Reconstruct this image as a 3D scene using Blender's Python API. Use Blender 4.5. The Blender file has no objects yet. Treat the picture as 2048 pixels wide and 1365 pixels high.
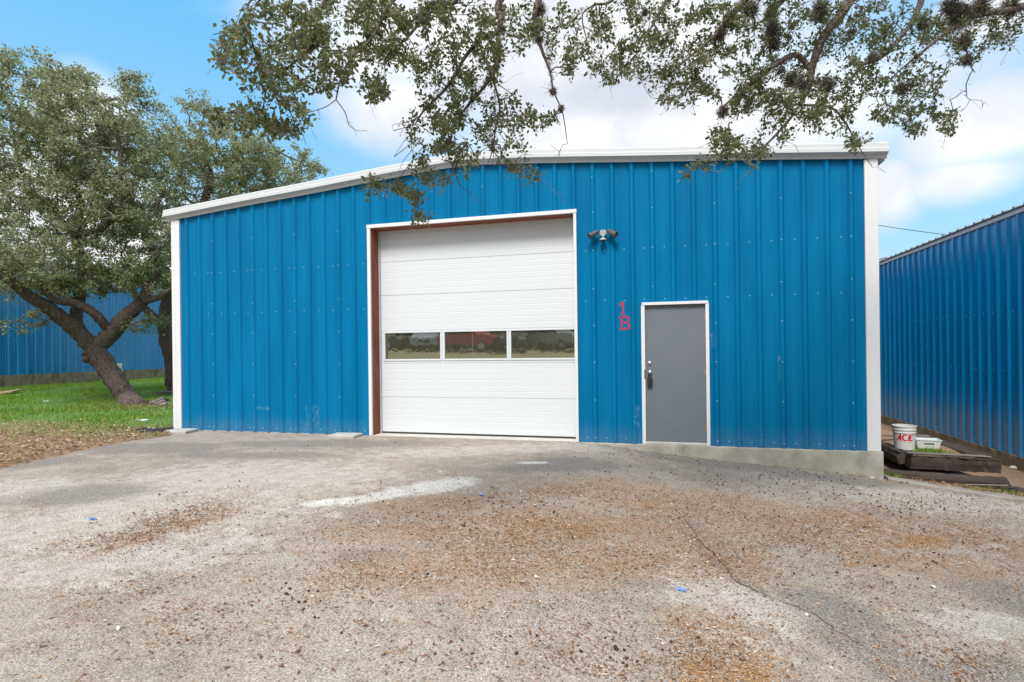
import bpy, math, random
import numpy as np
from mathutils import Vector, Matrix
rnd = random.Random(7); R = np.random.RandomState(7)
scn = bpy.context.scene
COL = scn.collection

# ------------------------------------------------------------------ camera
CAM = np.array([8.357, -8.971, 1.50]); FPX = 1120.9; YAW = math.radians(15); ROLL = -0.0119; CX, CY = 1024.0, 698.9
cd = bpy.data.cameras.new("camera"); cam = bpy.data.objects.new("camera", cd); COL.objects.link(cam)
cd.sensor_width = 36; cd.lens = FPX/2048*36; cd.shift_y = (CY-682.5)/2048; cd.clip_end = 2000; cd.clip_start = .05
cam.matrix_world = Matrix.Translation(CAM) @ Matrix.Rotation(YAW, 4, 'Z') @ Matrix.Rotation(math.pi/2, 4, 'X') @ Matrix.Rotation(ROLL, 4, 'Z')
scn.camera = cam
_u = np.array([math.cos(YAW), math.sin(YAW)]); _n = np.array([-math.sin(YAW), math.cos(YAW)])
def ray(x, y):
    dx, dy = x-CX, y-CY; cr, sr = math.cos(ROLL), math.sin(ROLL)
    a = (dx*cr+dy*sr)/FPX; b = (-dx*sr+dy*cr)/FPX
    d = _u*a+_n; return np.array([d[0], d[1], -b])
def at(x, y, D): return CAM+ray(x, y)*D
def onX(x, y, X): r = ray(x, y); return CAM+r*((X-CAM[0])/r[0])
def onY(x, y, Y): r = ray(x, y); return CAM+r*((Y-CAM[1])/r[1])

# ------------------------------------------------------------------ light
SUN_EL, SUN_AZ = math.radians(52), math.radians(180)      # azimuth clockwise from +Y
EXPO = 0.66
world = bpy.data.worlds.new("World"); scn.world = world; world.use_nodes = True
sd = bpy.data.lights.new("sun", 'SUN'); so = bpy.data.objects.new("sun", sd); COL.objects.link(so)
sd.energy = 3.0; sd.angle = math.radians(20); sd.color = (1, .965, .92)
sv = Vector((math.sin(SUN_AZ)*math.cos(SUN_EL), math.cos(SUN_AZ)*math.cos(SUN_EL), math.sin(SUN_EL)))
so.rotation_euler = sv.to_track_quat('Z', 'Y').to_euler()
scn.view_settings.view_transform = 'Standard'; scn.view_settings.look = 'None'
scn.view_settings.exposure = EXPO; scn.view_settings.gamma = 1

# ------------------------------------------------------------------ node helpers
class NT:
    def __init__(s, tree): s.t = tree; s.n = tree.nodes; s.l = tree.links
    def new(s, ty, **k):
        nd = s.n.new(ty)
        for a, b in k.items(): setattr(nd, a, b)
        return nd
    def put(s, sock, v):
        if hasattr(v, 'is_output') or isinstance(v, bpy.types.NodeSocket): s.l.new(v, sock)
        elif v is not None:
            if isinstance(v, (tuple, list)) and len(v) == 3 and sock.type == 'RGBA': v = (*v, 1)
            sock.default_value = v
    def math(s, op, a, b=None, c=None, clamp=False):
        nd = s.new('ShaderNodeMath', operation=op, use_clamp=clamp)
        for i, v in enumerate((a, b, c)):
            if v is not None: s.put(nd.inputs[i], v)
        return nd.outputs[0]
    def mix(s, f, a, b, mode='MIX'):
        nd = s.new('ShaderNodeMix', data_type='RGBA', blend_type=mode)
        s.put(nd.inputs[0], f); s.put(nd.inputs[6], a); s.put(nd.inputs[7], b); return nd.outputs[2]
    def rng(s, v, a, b, c=0., d=1., smooth=True):
        nd = s.new('ShaderNodeMapRange', interpolation_type='SMOOTHSTEP' if smooth else 'LINEAR')
        s.put(nd.inputs[0], v)
        for i, q in enumerate((a, b, c, d)): nd.inputs[i+1].default_value = q
        return nd.outputs[0]
    def noise(s, vec, scale, detail=4, rough=.55, dist=0):
        nd = s.new('ShaderNodeTexNoise'); s.put(nd.inputs['Vector'], vec)
        nd.inputs['Scale'].default_value = scale; nd.inputs['Detail'].default_value = detail
        nd.inputs['Roughness'].default_value = rough; nd.inputs['Distortion'].default_value = dist
        return nd
    def ramp(s, f, stops):
        nd = s.new('ShaderNodeValToRGB'); s.put(nd.inputs[0], f)
        e = nd.color_ramp.elements
        while len(e) < len(stops): e.new(.5)
        for q, (p, c) in zip(e, stops): q.position = p; q.color = (*c, 1) if len(c) == 3 else c
        return nd.outputs[0]
    def scale(s, vec, v):
        nd = s.new('ShaderNodeMapping'); s.put(nd.inputs[0], vec); nd.inputs['Scale'].default_value = v; return nd.outputs[0]
    def blob(s, vec, cen, size, ang=0., nz=None, amp=.5, soft=.6):
        nd = s.new('ShaderNodeMapping', vector_type='TEXTURE'); s.put(nd.inputs[0], vec)
        nd.inputs['Location'].default_value = cen; nd.inputs['Rotation'].default_value = (0, 0, ang); nd.inputs['Scale'].default_value = size
        ln = s.new('ShaderNodeVectorMath', operation='LENGTH'); s.l.new(nd.outputs[0], ln.inputs[0]); d = ln.outputs['Value']
        if nz is not None: d = s.math('ADD', d, s.math('MULTIPLY', s.math('SUBTRACT', nz, .5), amp*2))
        return s.rng(d, 1-soft/2, 1+soft/2, 1, 0)

def material(name):
    m = bpy.data.materials.new(name); m.use_nodes = True; m.node_tree.nodes.clear()
    T = NT(m.node_tree); out = T.new('ShaderNodeOutputMaterial'); p = T.new('ShaderNodeBsdfPrincipled'); T.l.new(p.outputs[0], out.inputs[0])
    T.out = out; T.p = p; T.m = m
    tc = T.new('ShaderNodeTexCoord'); T.obj = tc.outputs['Object']; T.gen = tc.outputs['Generated']
    g = T.new('ShaderNodeNewGeometry'); T.pos = g.outputs['Position']; T.isl = g.outputs['Random Per Island']
    return T
def bump(T, h, strength=.3, dist=.01, prev=None):
    b = T.new('ShaderNodeBump'); b.inputs['Strength'].default_value = strength; b.inputs['Distance'].default_value = dist
    T.put(b.inputs['Height'], h)
    if prev is not None: T.l.new(prev, b.inputs['Normal'])
    return b.outputs[0]
def simple(name, col, rough=.6, var=.12, nscale=6, metal=0., bstr=0., bscale=60, bdist=.003, spec=None, dirt=None):
    T = material(name); n = T.noise(T.pos, nscale, 5)
    f = T.rng(n.outputs[0], .25, .75, 1-var, 1+var, False)
    c = T.mix(1., tuple(col), T.new('ShaderNodeCombineColor').outputs[0], 'MULTIPLY')
    cc = T.n[-1]
    cm = [x for x in T.n if x.type == 'COMBINE_COLOR'][-1]
    for i in range(3): T.l.new(f, cm.inputs[i])
    if dirt: c = T.mix(T.rng(T.noise(T.pos, dirt[1], 6, .65).outputs[0], .5, .75, 0, dirt[2]), c, dirt[0])
    T.put(T.p.inputs['Base Color'], c); T.p.inputs['Roughness'].default_value = rough; T.p.inputs['Metallic'].default_value = metal
    if spec is not None: T.p.inputs['Specular IOR Level'].default_value = spec
    if bstr: T.l.new(bump(T, T.noise(T.pos, bscale, 5).outputs[0], bstr, bdist), T.p.inputs['Normal'])
    return T.m

# ------------------------------------------------------------------ sky
W = NT(world.node_tree); W.n.clear()
wo = W.new('ShaderNodeOutputWorld'); bg = W.new('ShaderNodeBackground'); W.l.new(bg.outputs[0], wo.inputs[0])
sky = W.new('ShaderNodeTexSky', sky_type='NISHITA'); sky.sun_disc = False; sky.sun_elevation = SUN_EL; sky.sun_rotation = SUN_AZ
sky.air_density = 1.0; sky.dust_density = .6; sky.ozone_density = 1.2
tc = W.new('ShaderNodeTexCoord'); D = tc.outputs['Generated']
wn = W.noise(D, 5.5, 7, .58, .3); wn2 = W.noise(D, 2.2, 4, .5); wn3 = W.noise(D, 14, 5, .6)
def sdir(x, y): v = ray(x, y); return v/np.linalg.norm(v)
def sblob(x, y, rx, ry, amp=.6, soft=1.35):
    c = sdir(x, y); a = sdir(x+rx, y); b = sdir(x, y+ry)
    w = np.linalg.norm(a-c); h = np.linalg.norm(b-c); az = math.atan2(c[1], c[0])
    nd = W.new('ShaderNodeVectorRotate', rotation_type='Z_AXIS'); W.l.new(D, nd.inputs['Vector']); nd.inputs['Angle'].default_value = -az
    cr = Matrix.Rotation(-az, 3, 'Z') @ Vector(c)
    mp = W.new('ShaderNodeMapping', vector_type='TEXTURE'); W.l.new(nd.outputs[0], mp.inputs[0])
    mp.inputs['Location'].default_value = cr; mp.inputs['Scale'].default_value = (max(w, h), w, h)
    ln = W.new('ShaderNodeVectorMath', operation='LENGTH'); W.l.new(mp.outputs[0], ln.inputs[0])
    d = W.math('ADD', ln.outputs['Value'], W.math('MULTIPLY', W.math('SUBTRACT', wn.outputs[0], .5), amp*3))
    return W.rng(d, 1-soft/2, 1+soft/2, 1, 0)
cl = None
for a in [(900, 60, 330, 150), (1250, 130, 420, 210), (1500, 240, 420, 110), (810, 215, 130, 70), (1960, 260, 180, 95), (1990, 20, 120, 60),
          (1930, 355, 150, 42), (1180, 270, 260, 80), (170, 230, 95, 75), (90, 420, 220, 120), (1780, 380, 60, 60), (720, 120, 90, 60), (250, 480, 300, 80)]:
    b = sblob(*a); cl = b if cl is None else W.math('MAXIMUM', cl, b)
sep = W.new('ShaderNodeSeparateXYZ'); W.l.new(D, sep.inputs[0])
# unseen clouds over the rest of the dome, thickened to neutralise the ambient light
gen = W.rng(W.math('ADD', wn2.outputs[0], W.math('MULTIPLY', wn.outputs[0], .5)), .60, .78, 0, .95)
fr = W.rng(W.math('ADD', W.math('MULTIPLY', sep.outputs[1], .966), W.math('MULTIPLY', sep.outputs[0], -.259)), .35, .62, 1, 0)
hi = W.rng(sep.outputs[2], .5, .7)
cl = W.math('MAXIMUM', cl, W.math('MULTIPLY', gen, W.math('MAXIMUM', fr, hi)))
STR = .12
cloudcol = W.mix(W.rng(wn.outputs[0], .40, .62), (.56/STR, .58/STR, .62/STR), (.74/STR, .74/STR, .74/STR))
shade = sblob(1230, 185, 170, 45, .4); shade2 = sblob(1960, 355, 120, 40, .4); sh = W.math('MAXIMUM', shade, W.math('MULTIPLY', shade2, .4))
cloudcol = W.mix(W.math('MULTIPLY', sh, .8), cloudcol, (.42/STR, .45/STR, .52/STR))
skyc = W.mix(1., sky.outputs[0], (1.0, 1.0, 1.0), 'MULTIPLY')
SKYMIX = skyc
hz = W.rng(sep.outputs[2], .0, .5, 1, 0, False)
tint = W.mix(hz, (.10/STR, .37/STR, .66/STR), (.34/STR, .54/STR, .64/STR))
skyc = W.mix(.88, skyc, tint)
W.put(bg.inputs[0], W.mix(cl, skyc, cloudcol)); bg.inputs[1].default_value = STR

# ------------------------------------------------------------------ mesh builders
class MB:
    def __init__(s): s.v = []; s.f = []; s.mi = []
    def add(s, vs, fs, mi=0):
        o = len(s.v); s.v += [tuple(map(float, p)) for p in vs]; s.f += [tuple(i+o for i in f) for f in fs]; s.mi += [mi]*len(fs); return s
    def box(s, x0, x1, y0, y1, z0, z1, M=None, mi=0, ch=0.):
        if ch > 0:
            vs = []; c = ch
            for z, e in ((z0, c), (z0+c, 0), (z1-c, 0), (z1, c)):
                vs += [(x0+e, y0+c+e*0, z), (x0+c, y0+e, z), (x1-c, y0+e, z), (x1-e, y0+c, z), (x1-e, y1-c, z), (x1-c, y1-e, z), (x0+c, y1-e, z), (x0+e, y1-c, z)]
            fs = [tuple(range(7, -1, -1)), tuple(range(24, 32))]
            for k in range(3):
                for i in range(8): j = (i+1) % 8; fs.append((k*8+i, k*8+j, k*8+8+j, k*8+8+i))
        else:
            vs = [(x, y, z) for z in (z0, z1) for x, y in ((x0, y0), (x1, y0), (x1, y1), (x0, y1))]
            fs = [(3, 2, 1, 0), (4, 5, 6, 7), (0, 1, 5, 4), (1, 2, 6, 5), (2, 3, 7, 6), (3, 0, 4, 7)]
        if M is not None: vs = [tuple(M @ Vector(p)) for p in vs]
        return s.add(vs, fs, mi)
    def tube(s, pts, rad, n=8, caps=True, mi=0, jit=0.):
        pts = [Vector(p) for p in pts]; rr = rad if hasattr(rad, '__len__') else [rad]*len(pts)
        vs = []; up = Vector((0, 0, 1)); X = None
        for i, p in enumerate(pts):
            d = (pts[min(i+1, len(pts)-1)]-pts[max(i-1, 0)]).normalized()
            if X is None: X = d.cross(up if abs(d.z) < .9 else Vector((1, 0, 0))).normalized()
            X = (X-d*X.dot(d)).normalized(); Y = d.cross(X)
            for k in range(n):
                a = 2*math.pi*k/n; r = rr[i]*(1+(rnd.uniform(-jit, jit) if jit else 0)); vs.append(p+(X*math.cos(a)+Y*math.sin(a))*r)
        fs = [(i*n+k, i*n+(k+1) % n, (i+1)*n+(k+1) % n, (i+1)*n+k) for i in range(len(pts)-1) for k in range(n)]
        if caps: fs += [tuple(range(n-1, -1, -1)), tuple(range((len(pts)-1)*n, len(pts)*n))]
        return s.add(vs, fs, mi)
    def lathe(s, prof, n=24, M=None, mi=0):
        vs = [(r*math.cos(2*math.pi*k/n), r*math.sin(2*math.pi*k/n), z) for r, z in prof for k in range(n)]
        fs = [(i*n+k, i*n+(k+1) % n, (i+1)*n+(k+1) % n, (i+1)*n+k) for i in range(len(prof)-1) for k in range(n)]
        if M is not None: vs = [tuple(M @ Vector(p)) for p in vs]
        return s.add(vs, fs, mi)
    def prism(s, poly, y0, y1, M=None, mi=0):   # polygon in XZ
        n = len(poly); vs = [(x, y0, z) for x, z in poly]+[(x, y1, z) for x, z in poly]
        fs = [tuple(range(n)), tuple(range(2*n-1, n-1, -1))]+[(i, i+n, (i+1) % n+n, (i+1) % n) for i in range(n)]
        if M is not None: vs = [tuple(M @ Vector(p)) for p in vs]
        return s.add(vs, fs, mi)
    def build(s, name, mat, parent=None, smooth=False):
        me = bpy.data.meshes.new(name); me.from_pydata(s.v, [], s.f)
        for m in (mat if isinstance(mat, (list, tuple)) else [mat]): me.materials.append(m)
        if any(s.mi): me.polygons.foreach_set('material_index', s.mi)
        if smooth: me.polygons.foreach_set('use_smooth', [True]*len(me.polygons))
        me.update(); return link(name, me, parent)
def link(name, me, parent=None):
    o = bpy.data.objects.new(name, me); COL.objects.link(o)
    if parent is not None: o.parent = parent
    return o
def tag(o, label=None, cat=None, group=None, kind=None):
    for k, v in (('label', label), ('category', cat), ('group', group), ('kind', kind)):
        if v: o[k] = v
    return o
def empty(name, label, cat, group=None, loc=(0, 0, 0)):
    o = bpy.data.objects.new(name, None); COL.objects.link(o); o.location = loc; o.empty_display_size = .2
    return tag(o, label, cat, group)
def npmesh(name, V, F, mat, parent=None, smooth=False):     # V (n,3), F (m,4)
    me = bpy.data.meshes.new(name); me.vertices.add(len(V)); me.vertices.foreach_set('co', V.astype(np.float32).ravel())
    k = F.shape[1]; me.loops.add(F.size); me.loops.foreach_set('vertex_index', F.astype(np.int32).ravel())
    me.polygons.add(len(F)); me.polygons.foreach_set('loop_start', np.arange(0, F.size, k, dtype=np.int32))
    me.polygons.foreach_set('loop_total', np.full(len(F), k, dtype=np.int32))
    if smooth: me.polygons.foreach_set('use_smooth', np.ones(len(F), bool))
    me.materials.append(mat); me.update(calc_edges=True); return link(name, me, parent)

# ------------------------------------------------------------------ terrain height
_tx = np.array([-400, -60, -14.8, -8, -3, -1, 6.9, 7.5, 8.1, 9.25, 10.3, 11.35, 12.9, 14.1, 20, 60, 400.])
_tz = np.array([1.2, .6, .30, .10, .02, -.015, -.005, -.04, -.115, -.22, -.285, -.385, -.53, -.63, -.9, -1.2, -1.5])
def terr(x, y):
    x = np.asarray(x, float); y = np.asarray(y, float)
    z = np.interp(x, _tx, _tz)
    t = np.clip((-y-12)/18, 0, 1); z = z+(1.45-z*.5)*(t*t*(3-2*t))
    z = z+.012*np.sin(x*1.3+y*.7)*np.sin(y*1.1-x*.4)*np.clip((-y)/1.5, 0, 1)*np.clip((13-x)/3, 0, 1)
    return z
def onG(x, y, off=0.):
    z = 0.
    for _ in range(12):
        r = ray(x, y); p = CAM+r*((z-CAM[2])/r[2]); z = .5*z+.5*(float(terr(p[0], p[1]))+off)
    return np.array([p[0], p[1], float(terr(p[0], p[1]))+off])
def pave_left(y): return np.interp(y, [-16, -8, -4.2, -3.5, -2.8, -1.98, -1.33, -.73, -.4, 0], [1.4, .35, -.05, -.17, -.32, -.43, -.46, -.3, -.66, -.95])

# ------------------------------------------------------------------ materials
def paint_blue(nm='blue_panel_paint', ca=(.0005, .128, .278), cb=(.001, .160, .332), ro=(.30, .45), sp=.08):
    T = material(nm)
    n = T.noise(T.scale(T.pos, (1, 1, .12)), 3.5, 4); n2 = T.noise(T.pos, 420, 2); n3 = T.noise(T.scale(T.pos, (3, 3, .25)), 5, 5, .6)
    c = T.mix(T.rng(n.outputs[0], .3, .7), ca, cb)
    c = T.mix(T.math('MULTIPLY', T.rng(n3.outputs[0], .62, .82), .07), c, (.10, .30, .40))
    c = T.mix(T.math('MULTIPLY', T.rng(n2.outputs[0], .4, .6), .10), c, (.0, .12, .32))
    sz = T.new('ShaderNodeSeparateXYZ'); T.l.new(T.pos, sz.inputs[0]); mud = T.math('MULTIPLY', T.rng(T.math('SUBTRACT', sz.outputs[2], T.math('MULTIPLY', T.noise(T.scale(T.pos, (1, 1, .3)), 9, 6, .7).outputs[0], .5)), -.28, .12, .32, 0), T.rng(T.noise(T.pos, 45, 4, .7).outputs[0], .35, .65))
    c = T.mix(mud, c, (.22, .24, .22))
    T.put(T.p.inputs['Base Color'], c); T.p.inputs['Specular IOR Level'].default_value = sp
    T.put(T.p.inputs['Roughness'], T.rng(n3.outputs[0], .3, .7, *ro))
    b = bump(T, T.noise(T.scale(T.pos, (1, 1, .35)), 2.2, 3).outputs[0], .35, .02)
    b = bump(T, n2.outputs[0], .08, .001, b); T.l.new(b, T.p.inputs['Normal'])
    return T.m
def white_paint(name, col=(.67, .67, .67), dirt=.12, vs=(1, 1, 1)):
    T = material(name); n = T.noise(T.scale(T.pos, vs), 7, 6, .65)
    c = T.mix(T.math('MULTIPLY', T.rng(n.outputs[0], .48, .78), dirt), col, (.42, .40, .36))
    T.put(T.p.inputs['Base Color'], c); T.p.inputs['Roughness'].default_value = .42
    T.l.new(bump(T, T.noise(T.pos, 3, 3).outputs[0], .15, .01), T.p.inputs['Normal']); return T.m
def concrete(name, base, stain, green=0.):
    T = material(name); n = T.noise(T.pos, 3.2, 8, .65); n2 = T.noise(T.pos, 60, 6, .7); n3 = T.noise(T.scale(T.pos, (1, 1, .4)), 5, 5)
    c = T.mix(T.rng(n.outputs[0], .35, .65), base, stain)
    c = T.mix(T.rng(n2.outputs[0], .35, .7, 0, .45), c, tuple(x*.55 for x in base))
    if green: c = T.mix(T.math('MULTIPLY', T.rng(n3.outputs[0], .45, .7), green), c, (.085, .08, .045))
    T.put(T.p.inputs['Base Color'], c); T.p.inputs['Roughness'].default_value = .9
    T.l.new(bump(T, n2.outputs[0], .5, .004), T.p.inputs['Normal']); return T.m
def wood(name, a, b, sc=(1, 1, 1), bs=.7):
    T = material(name); w = T.scale(T.obj, sc); n = T.noise(w, 9, 7, .65, .4); n2 = T.noise(w, 40, 5)
    c = T.mix(T.rng(n.outputs[0], .3, .7), a, b); c = T.mix(T.rng(n2.outputs[0], .3, .5, .5, 0), c, tuple(x*.35 for x in a))
    T.put(T.p.inputs['Base Color'], c); T.p.inputs['Roughness'].default_value = .85
    T.l.new(bump(T, n.outputs[0], bs, .012), T.p.inputs['Normal']); return T.m
M = {}
M['blue'] = paint_blue(); M['blue_lifted'] = paint_blue('glossy_lightened_blue_paint', (.001, .21, .49), (.0015, .265, .58), (.16, .26), .7)  # second blue is lightened to offset canopy shade on the left neighbour's wall
M['white'] = white_paint('white_trim_paint')
M['fascia'] = white_paint('white_fascia_paint', (.53, .545, .545), .2, (.5, 1, 2))
M['doorwhite'] = white_paint('white_door_paint', (.60, .625, .635), .05)
M['conc'] = concrete('foundation_concrete', (.47, .44, .37), (.32, .30, .25), .25)
M['concside'] = concrete('stained_concrete', (.33, .27, .18), (.20, .16, .105), .7)
M['curb'] = concrete('curb_concrete', (.34, .31, .27), (.24, .215, .18), .1)
M['block'] = concrete('pale_block_concrete', (.48, .46, .42), (.38, .36, .33))
M['sill'] = concrete('pale_sill_concrete', (.60, .58, .53), (.46, .44, .40))
M['rust'] = wood('red_brown_jamb_wood', (.30, .085, .045), (.17, .05, .03), (1, 1, .15), .3)
M['tie'] = wood('old_tie_wood', (.075, .054, .042), (.025, .018, .015), (.12, 1, 1), 1.)
M['tieY'] = wood('old_tie_wood_lengthwise', (.075, .054, .042), (.03, .022, .018), (1, .12, 1), 1.)
M['plank'] = wood('weathered_plank_wood', (.22, .19, .16), (.12, .10, .085), (.12, 1, 1), .6)
M['tan'] = wood('tan_board_wood', (.42, .30, .18), (.30, .21, .13), (.3, 1, 1), .4)
M['galv'] = simple('galvanised_roof_metal', (.42, .42, .42), .45, .1, 4, .3)
M['roofdark'] = simple('dull_roof_metal', (.17, .17, .17), .55, .15, 4, .2)
M['zinc'] = simple('zinc_screw_metal', (.42, .55, .62), .4, .05, 4, .1)
def grey_door():
    T = material('grey_door_paint'); n = T.noise(T.pos, 160, 3, .7); n2 = T.noise(T.pos, 4, 4)
    c = T.mix(T.rng(n.outputs[0], .35, .65), (.112, .13, .15), (.145, .165, .19)); c = T.mix(T.rng(n2.outputs[0], .4, .7, 0, .25), c, (.17, .18, .20))
    T.put(T.p.inputs['Base Color'], c); T.p.inputs['Roughness'].default_value = .55
    T.l.new(bump(T, n.outputs[0], .25, .002), T.p.inputs['Normal']); return T.m
M['greydoor'] = grey_door()
M['brass'] = simple('worn_brass', (.55, .30, .16), .4, .2, 60, .7)
M['chrome'] = simple('satin_nickel', (.62, .60, .55), .28, .05, 20, .9)
M['black'] = simple('black_plastic', (.018, .018, .02), .45, .1, 20)
M['tarp'] = simple('black_fabric', (.012, .012, .016), .7, .3, 20, 0, .8, 30, .02)
M['lampgrey'] = simple('bronze_lamp_metal', (.07, .068, .072), .5, .12, 40)
M['lampwhite'] = simple('pale_lamp_metal', (.36, .39, .38), .45, .08, 40)
M['lens'] = simple('lamp_lens', (.40, .30, .25), .2, .1, 60)
M['rubber'] = simple('dark_rubber', (.03, .03, .032), .6)
M['inside'] = simple('dark_interior', (.05, .05, .045), .9)
M['red'] = simple('red_ink', (.62, .012, .025), .5, .05)
M['bucket'] = simple('white_bucket_plastic', (.68, .67, .63), .38, .05, 12, 0, 0)
M['tray'] = simple('cloudy_tub_plastic', (.66, .70, .66), .3, .08, 20)
M['labelgrey'] = simple('dark_tub_label', (.07, .075, .08), .5)
M['paper'] = simple('white_paper', (.72, .74, .72), .7, .1, 30)
M['bluebit'] = simple('blue_plastic_film', (.14, .25, .50), .4, .1, 60)
M['cable'] = simple('black_cable', (.02, .02, .02), .6)
M['rock'] = simple('pale_limestone', (.55, .52, .47), .85, .2, 30, 0, .6, 30, .01)
def spray():
    T = material('red_spray_paint'); n = T.noise(T.pos, 55, 6, .75); n2 = T.noise(T.pos, 9, 3)
    T.put(T.p.inputs['Base Color'], T.mix(T.rng(n2.outputs[0], .3, .7), (.60, .018, .035), (.42, .025, .07))); T.p.inputs['Roughness'].default_value = .6
    T.put(T.p.inputs['Alpha'], T.rng(T.math('ADD', n.outputs[0], T.math('MULTIPLY', n2.outputs[0], .25)), .50, .66, .2, .97)); return T.m
M['spray'] = spray()
def glass():
    T = material('door_window_glass'); T.n.remove(T.p)
    tr = T.new('ShaderNodeBsdfTransparent'); tr.inputs[0].default_value = (.5, .5, .46, 1)
    gl = T.new('ShaderNodeBsdfGlossy'); gl.inputs['Roughness'].default_value = .015; gl.inputs[0].default_value = (.9, .93, .85, 1)
    w = T.new('ShaderNodeTexWave', wave_type='BANDS', bands_direction='X'); T.l.new(T.pos, w.inputs['Vector']); w.inputs['Scale'].default_value = 9.; w.inputs['Distortion'].default_value = .3
    b = bump(T, T.noise(T.pos, 2.6, 3).outputs[0], .10, .008); T.l.new(b, gl.inputs['Normal'])
    mx = T.new('ShaderNodeMixShader'); mx.inputs[0].default_value = .44; T.l.new(tr.outputs[0], mx.inputs[1]); T.l.new(gl.outputs[0], mx.inputs[2]); df = T.new('ShaderNodeBsdfDiffuse'); T.put(df.inputs[0], T.mix(T.rng(w.outputs[0], .3, .8), (.15, .14, .10), (.22, .205, .15))); m2 = T.new('ShaderNodeMixShader'); m2.inputs[0].default_value = .22; T.l.new(mx.outputs[0], m2.inputs[1]); T.l.new(df.outputs[0], m2.inputs[2]); T.l.new(m2.outputs[0], T.out.inputs[0])  # dusty film; its banded tone is painted in for a lit liner inside
    return T.m
M['glass'] = glass()
def leafmat(name, stops, transl=.3, rough=.5, spec=.4):
    T = material(name); c = T.ramp(T.isl, stops); T.put(T.p.inputs['Base Color'], c); T.p.inputs['Roughness'].default_value = rough
    T.p.inputs['Specular IOR Level'].default_value = spec
    if transl:
        tl = T.new('ShaderNodeBsdfTranslucent'); T.l.new(c, tl.inputs[0]); mx = T.new('ShaderNodeMixShader'); mx.inputs[0].default_value = transl
        T.l.new(T.p.outputs[0], mx.inputs[1]); T.l.new(tl.outputs[0], mx.inputs[2]); T.l.new(mx.outputs[0], T.out.inputs[0])
    return T.m
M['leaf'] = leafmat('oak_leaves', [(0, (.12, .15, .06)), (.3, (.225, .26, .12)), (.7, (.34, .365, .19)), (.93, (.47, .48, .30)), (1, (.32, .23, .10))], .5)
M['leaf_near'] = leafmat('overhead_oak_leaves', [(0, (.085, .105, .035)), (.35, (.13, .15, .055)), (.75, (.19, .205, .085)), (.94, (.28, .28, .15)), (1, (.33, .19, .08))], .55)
M['litter'] = leafmat('fallen_leaves', [(0, (.10, .045, .022)), (.3, (.21, .095, .045)), (.6, (.31, .17, .085)), (.82, (.40, .27, .16)), (.95, (.50, .40, .28)), (1, (.66, .60, .50))], .1, .7, .3)
M['acorn'] = leafmat('dark_acorns', [(0, (.035, .018, .012)), (1, (.085, .045, .03))], 0, .6, .3)
M['grass'] = leafmat('grass_blades', [(0, (.10, .20, .015)), (.5, (.17, .32, .025)), (.85, (.26, .38, .05)), (1, (.36, .33, .15))], .3, .5, .3)
def bark(name, a, b):
    T = material(name); w = T.scale(T.pos, (1, 1, .4)); n = T.noise(w, 16, 8, .7, .6); v = T.new('ShaderNodeTexVoronoi', feature='DISTANCE_TO_EDGE'); T.l.new(w, v.inputs[0]); v.inputs['Scale'].default_value = 22
    c = T.mix(T.rng(n.outputs[0], .35, .65), a, b); T.put(T.p.inputs['Base Color'], c); T.p.inputs['Roughness'].default_value = .9
    h = T.math('ADD', n.outputs[0], T.rng(v.outputs[0], 0, .12)); T.l.new(bump(T, h, .9, .03), T.p.inputs['Normal']); return T.m
M['bark'] = bark('oak_bark', (.09, .062, .05), (.20, .15, .125))
M['twig'] = bark('twig_bark', (.15, .13, .11), (.27, .245, .21))
M['moss'] = leafmat('ball_moss', [(0, (.10, .085, .07)), (1, (.24, .205, .175))], 0, .9, .1)

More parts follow.
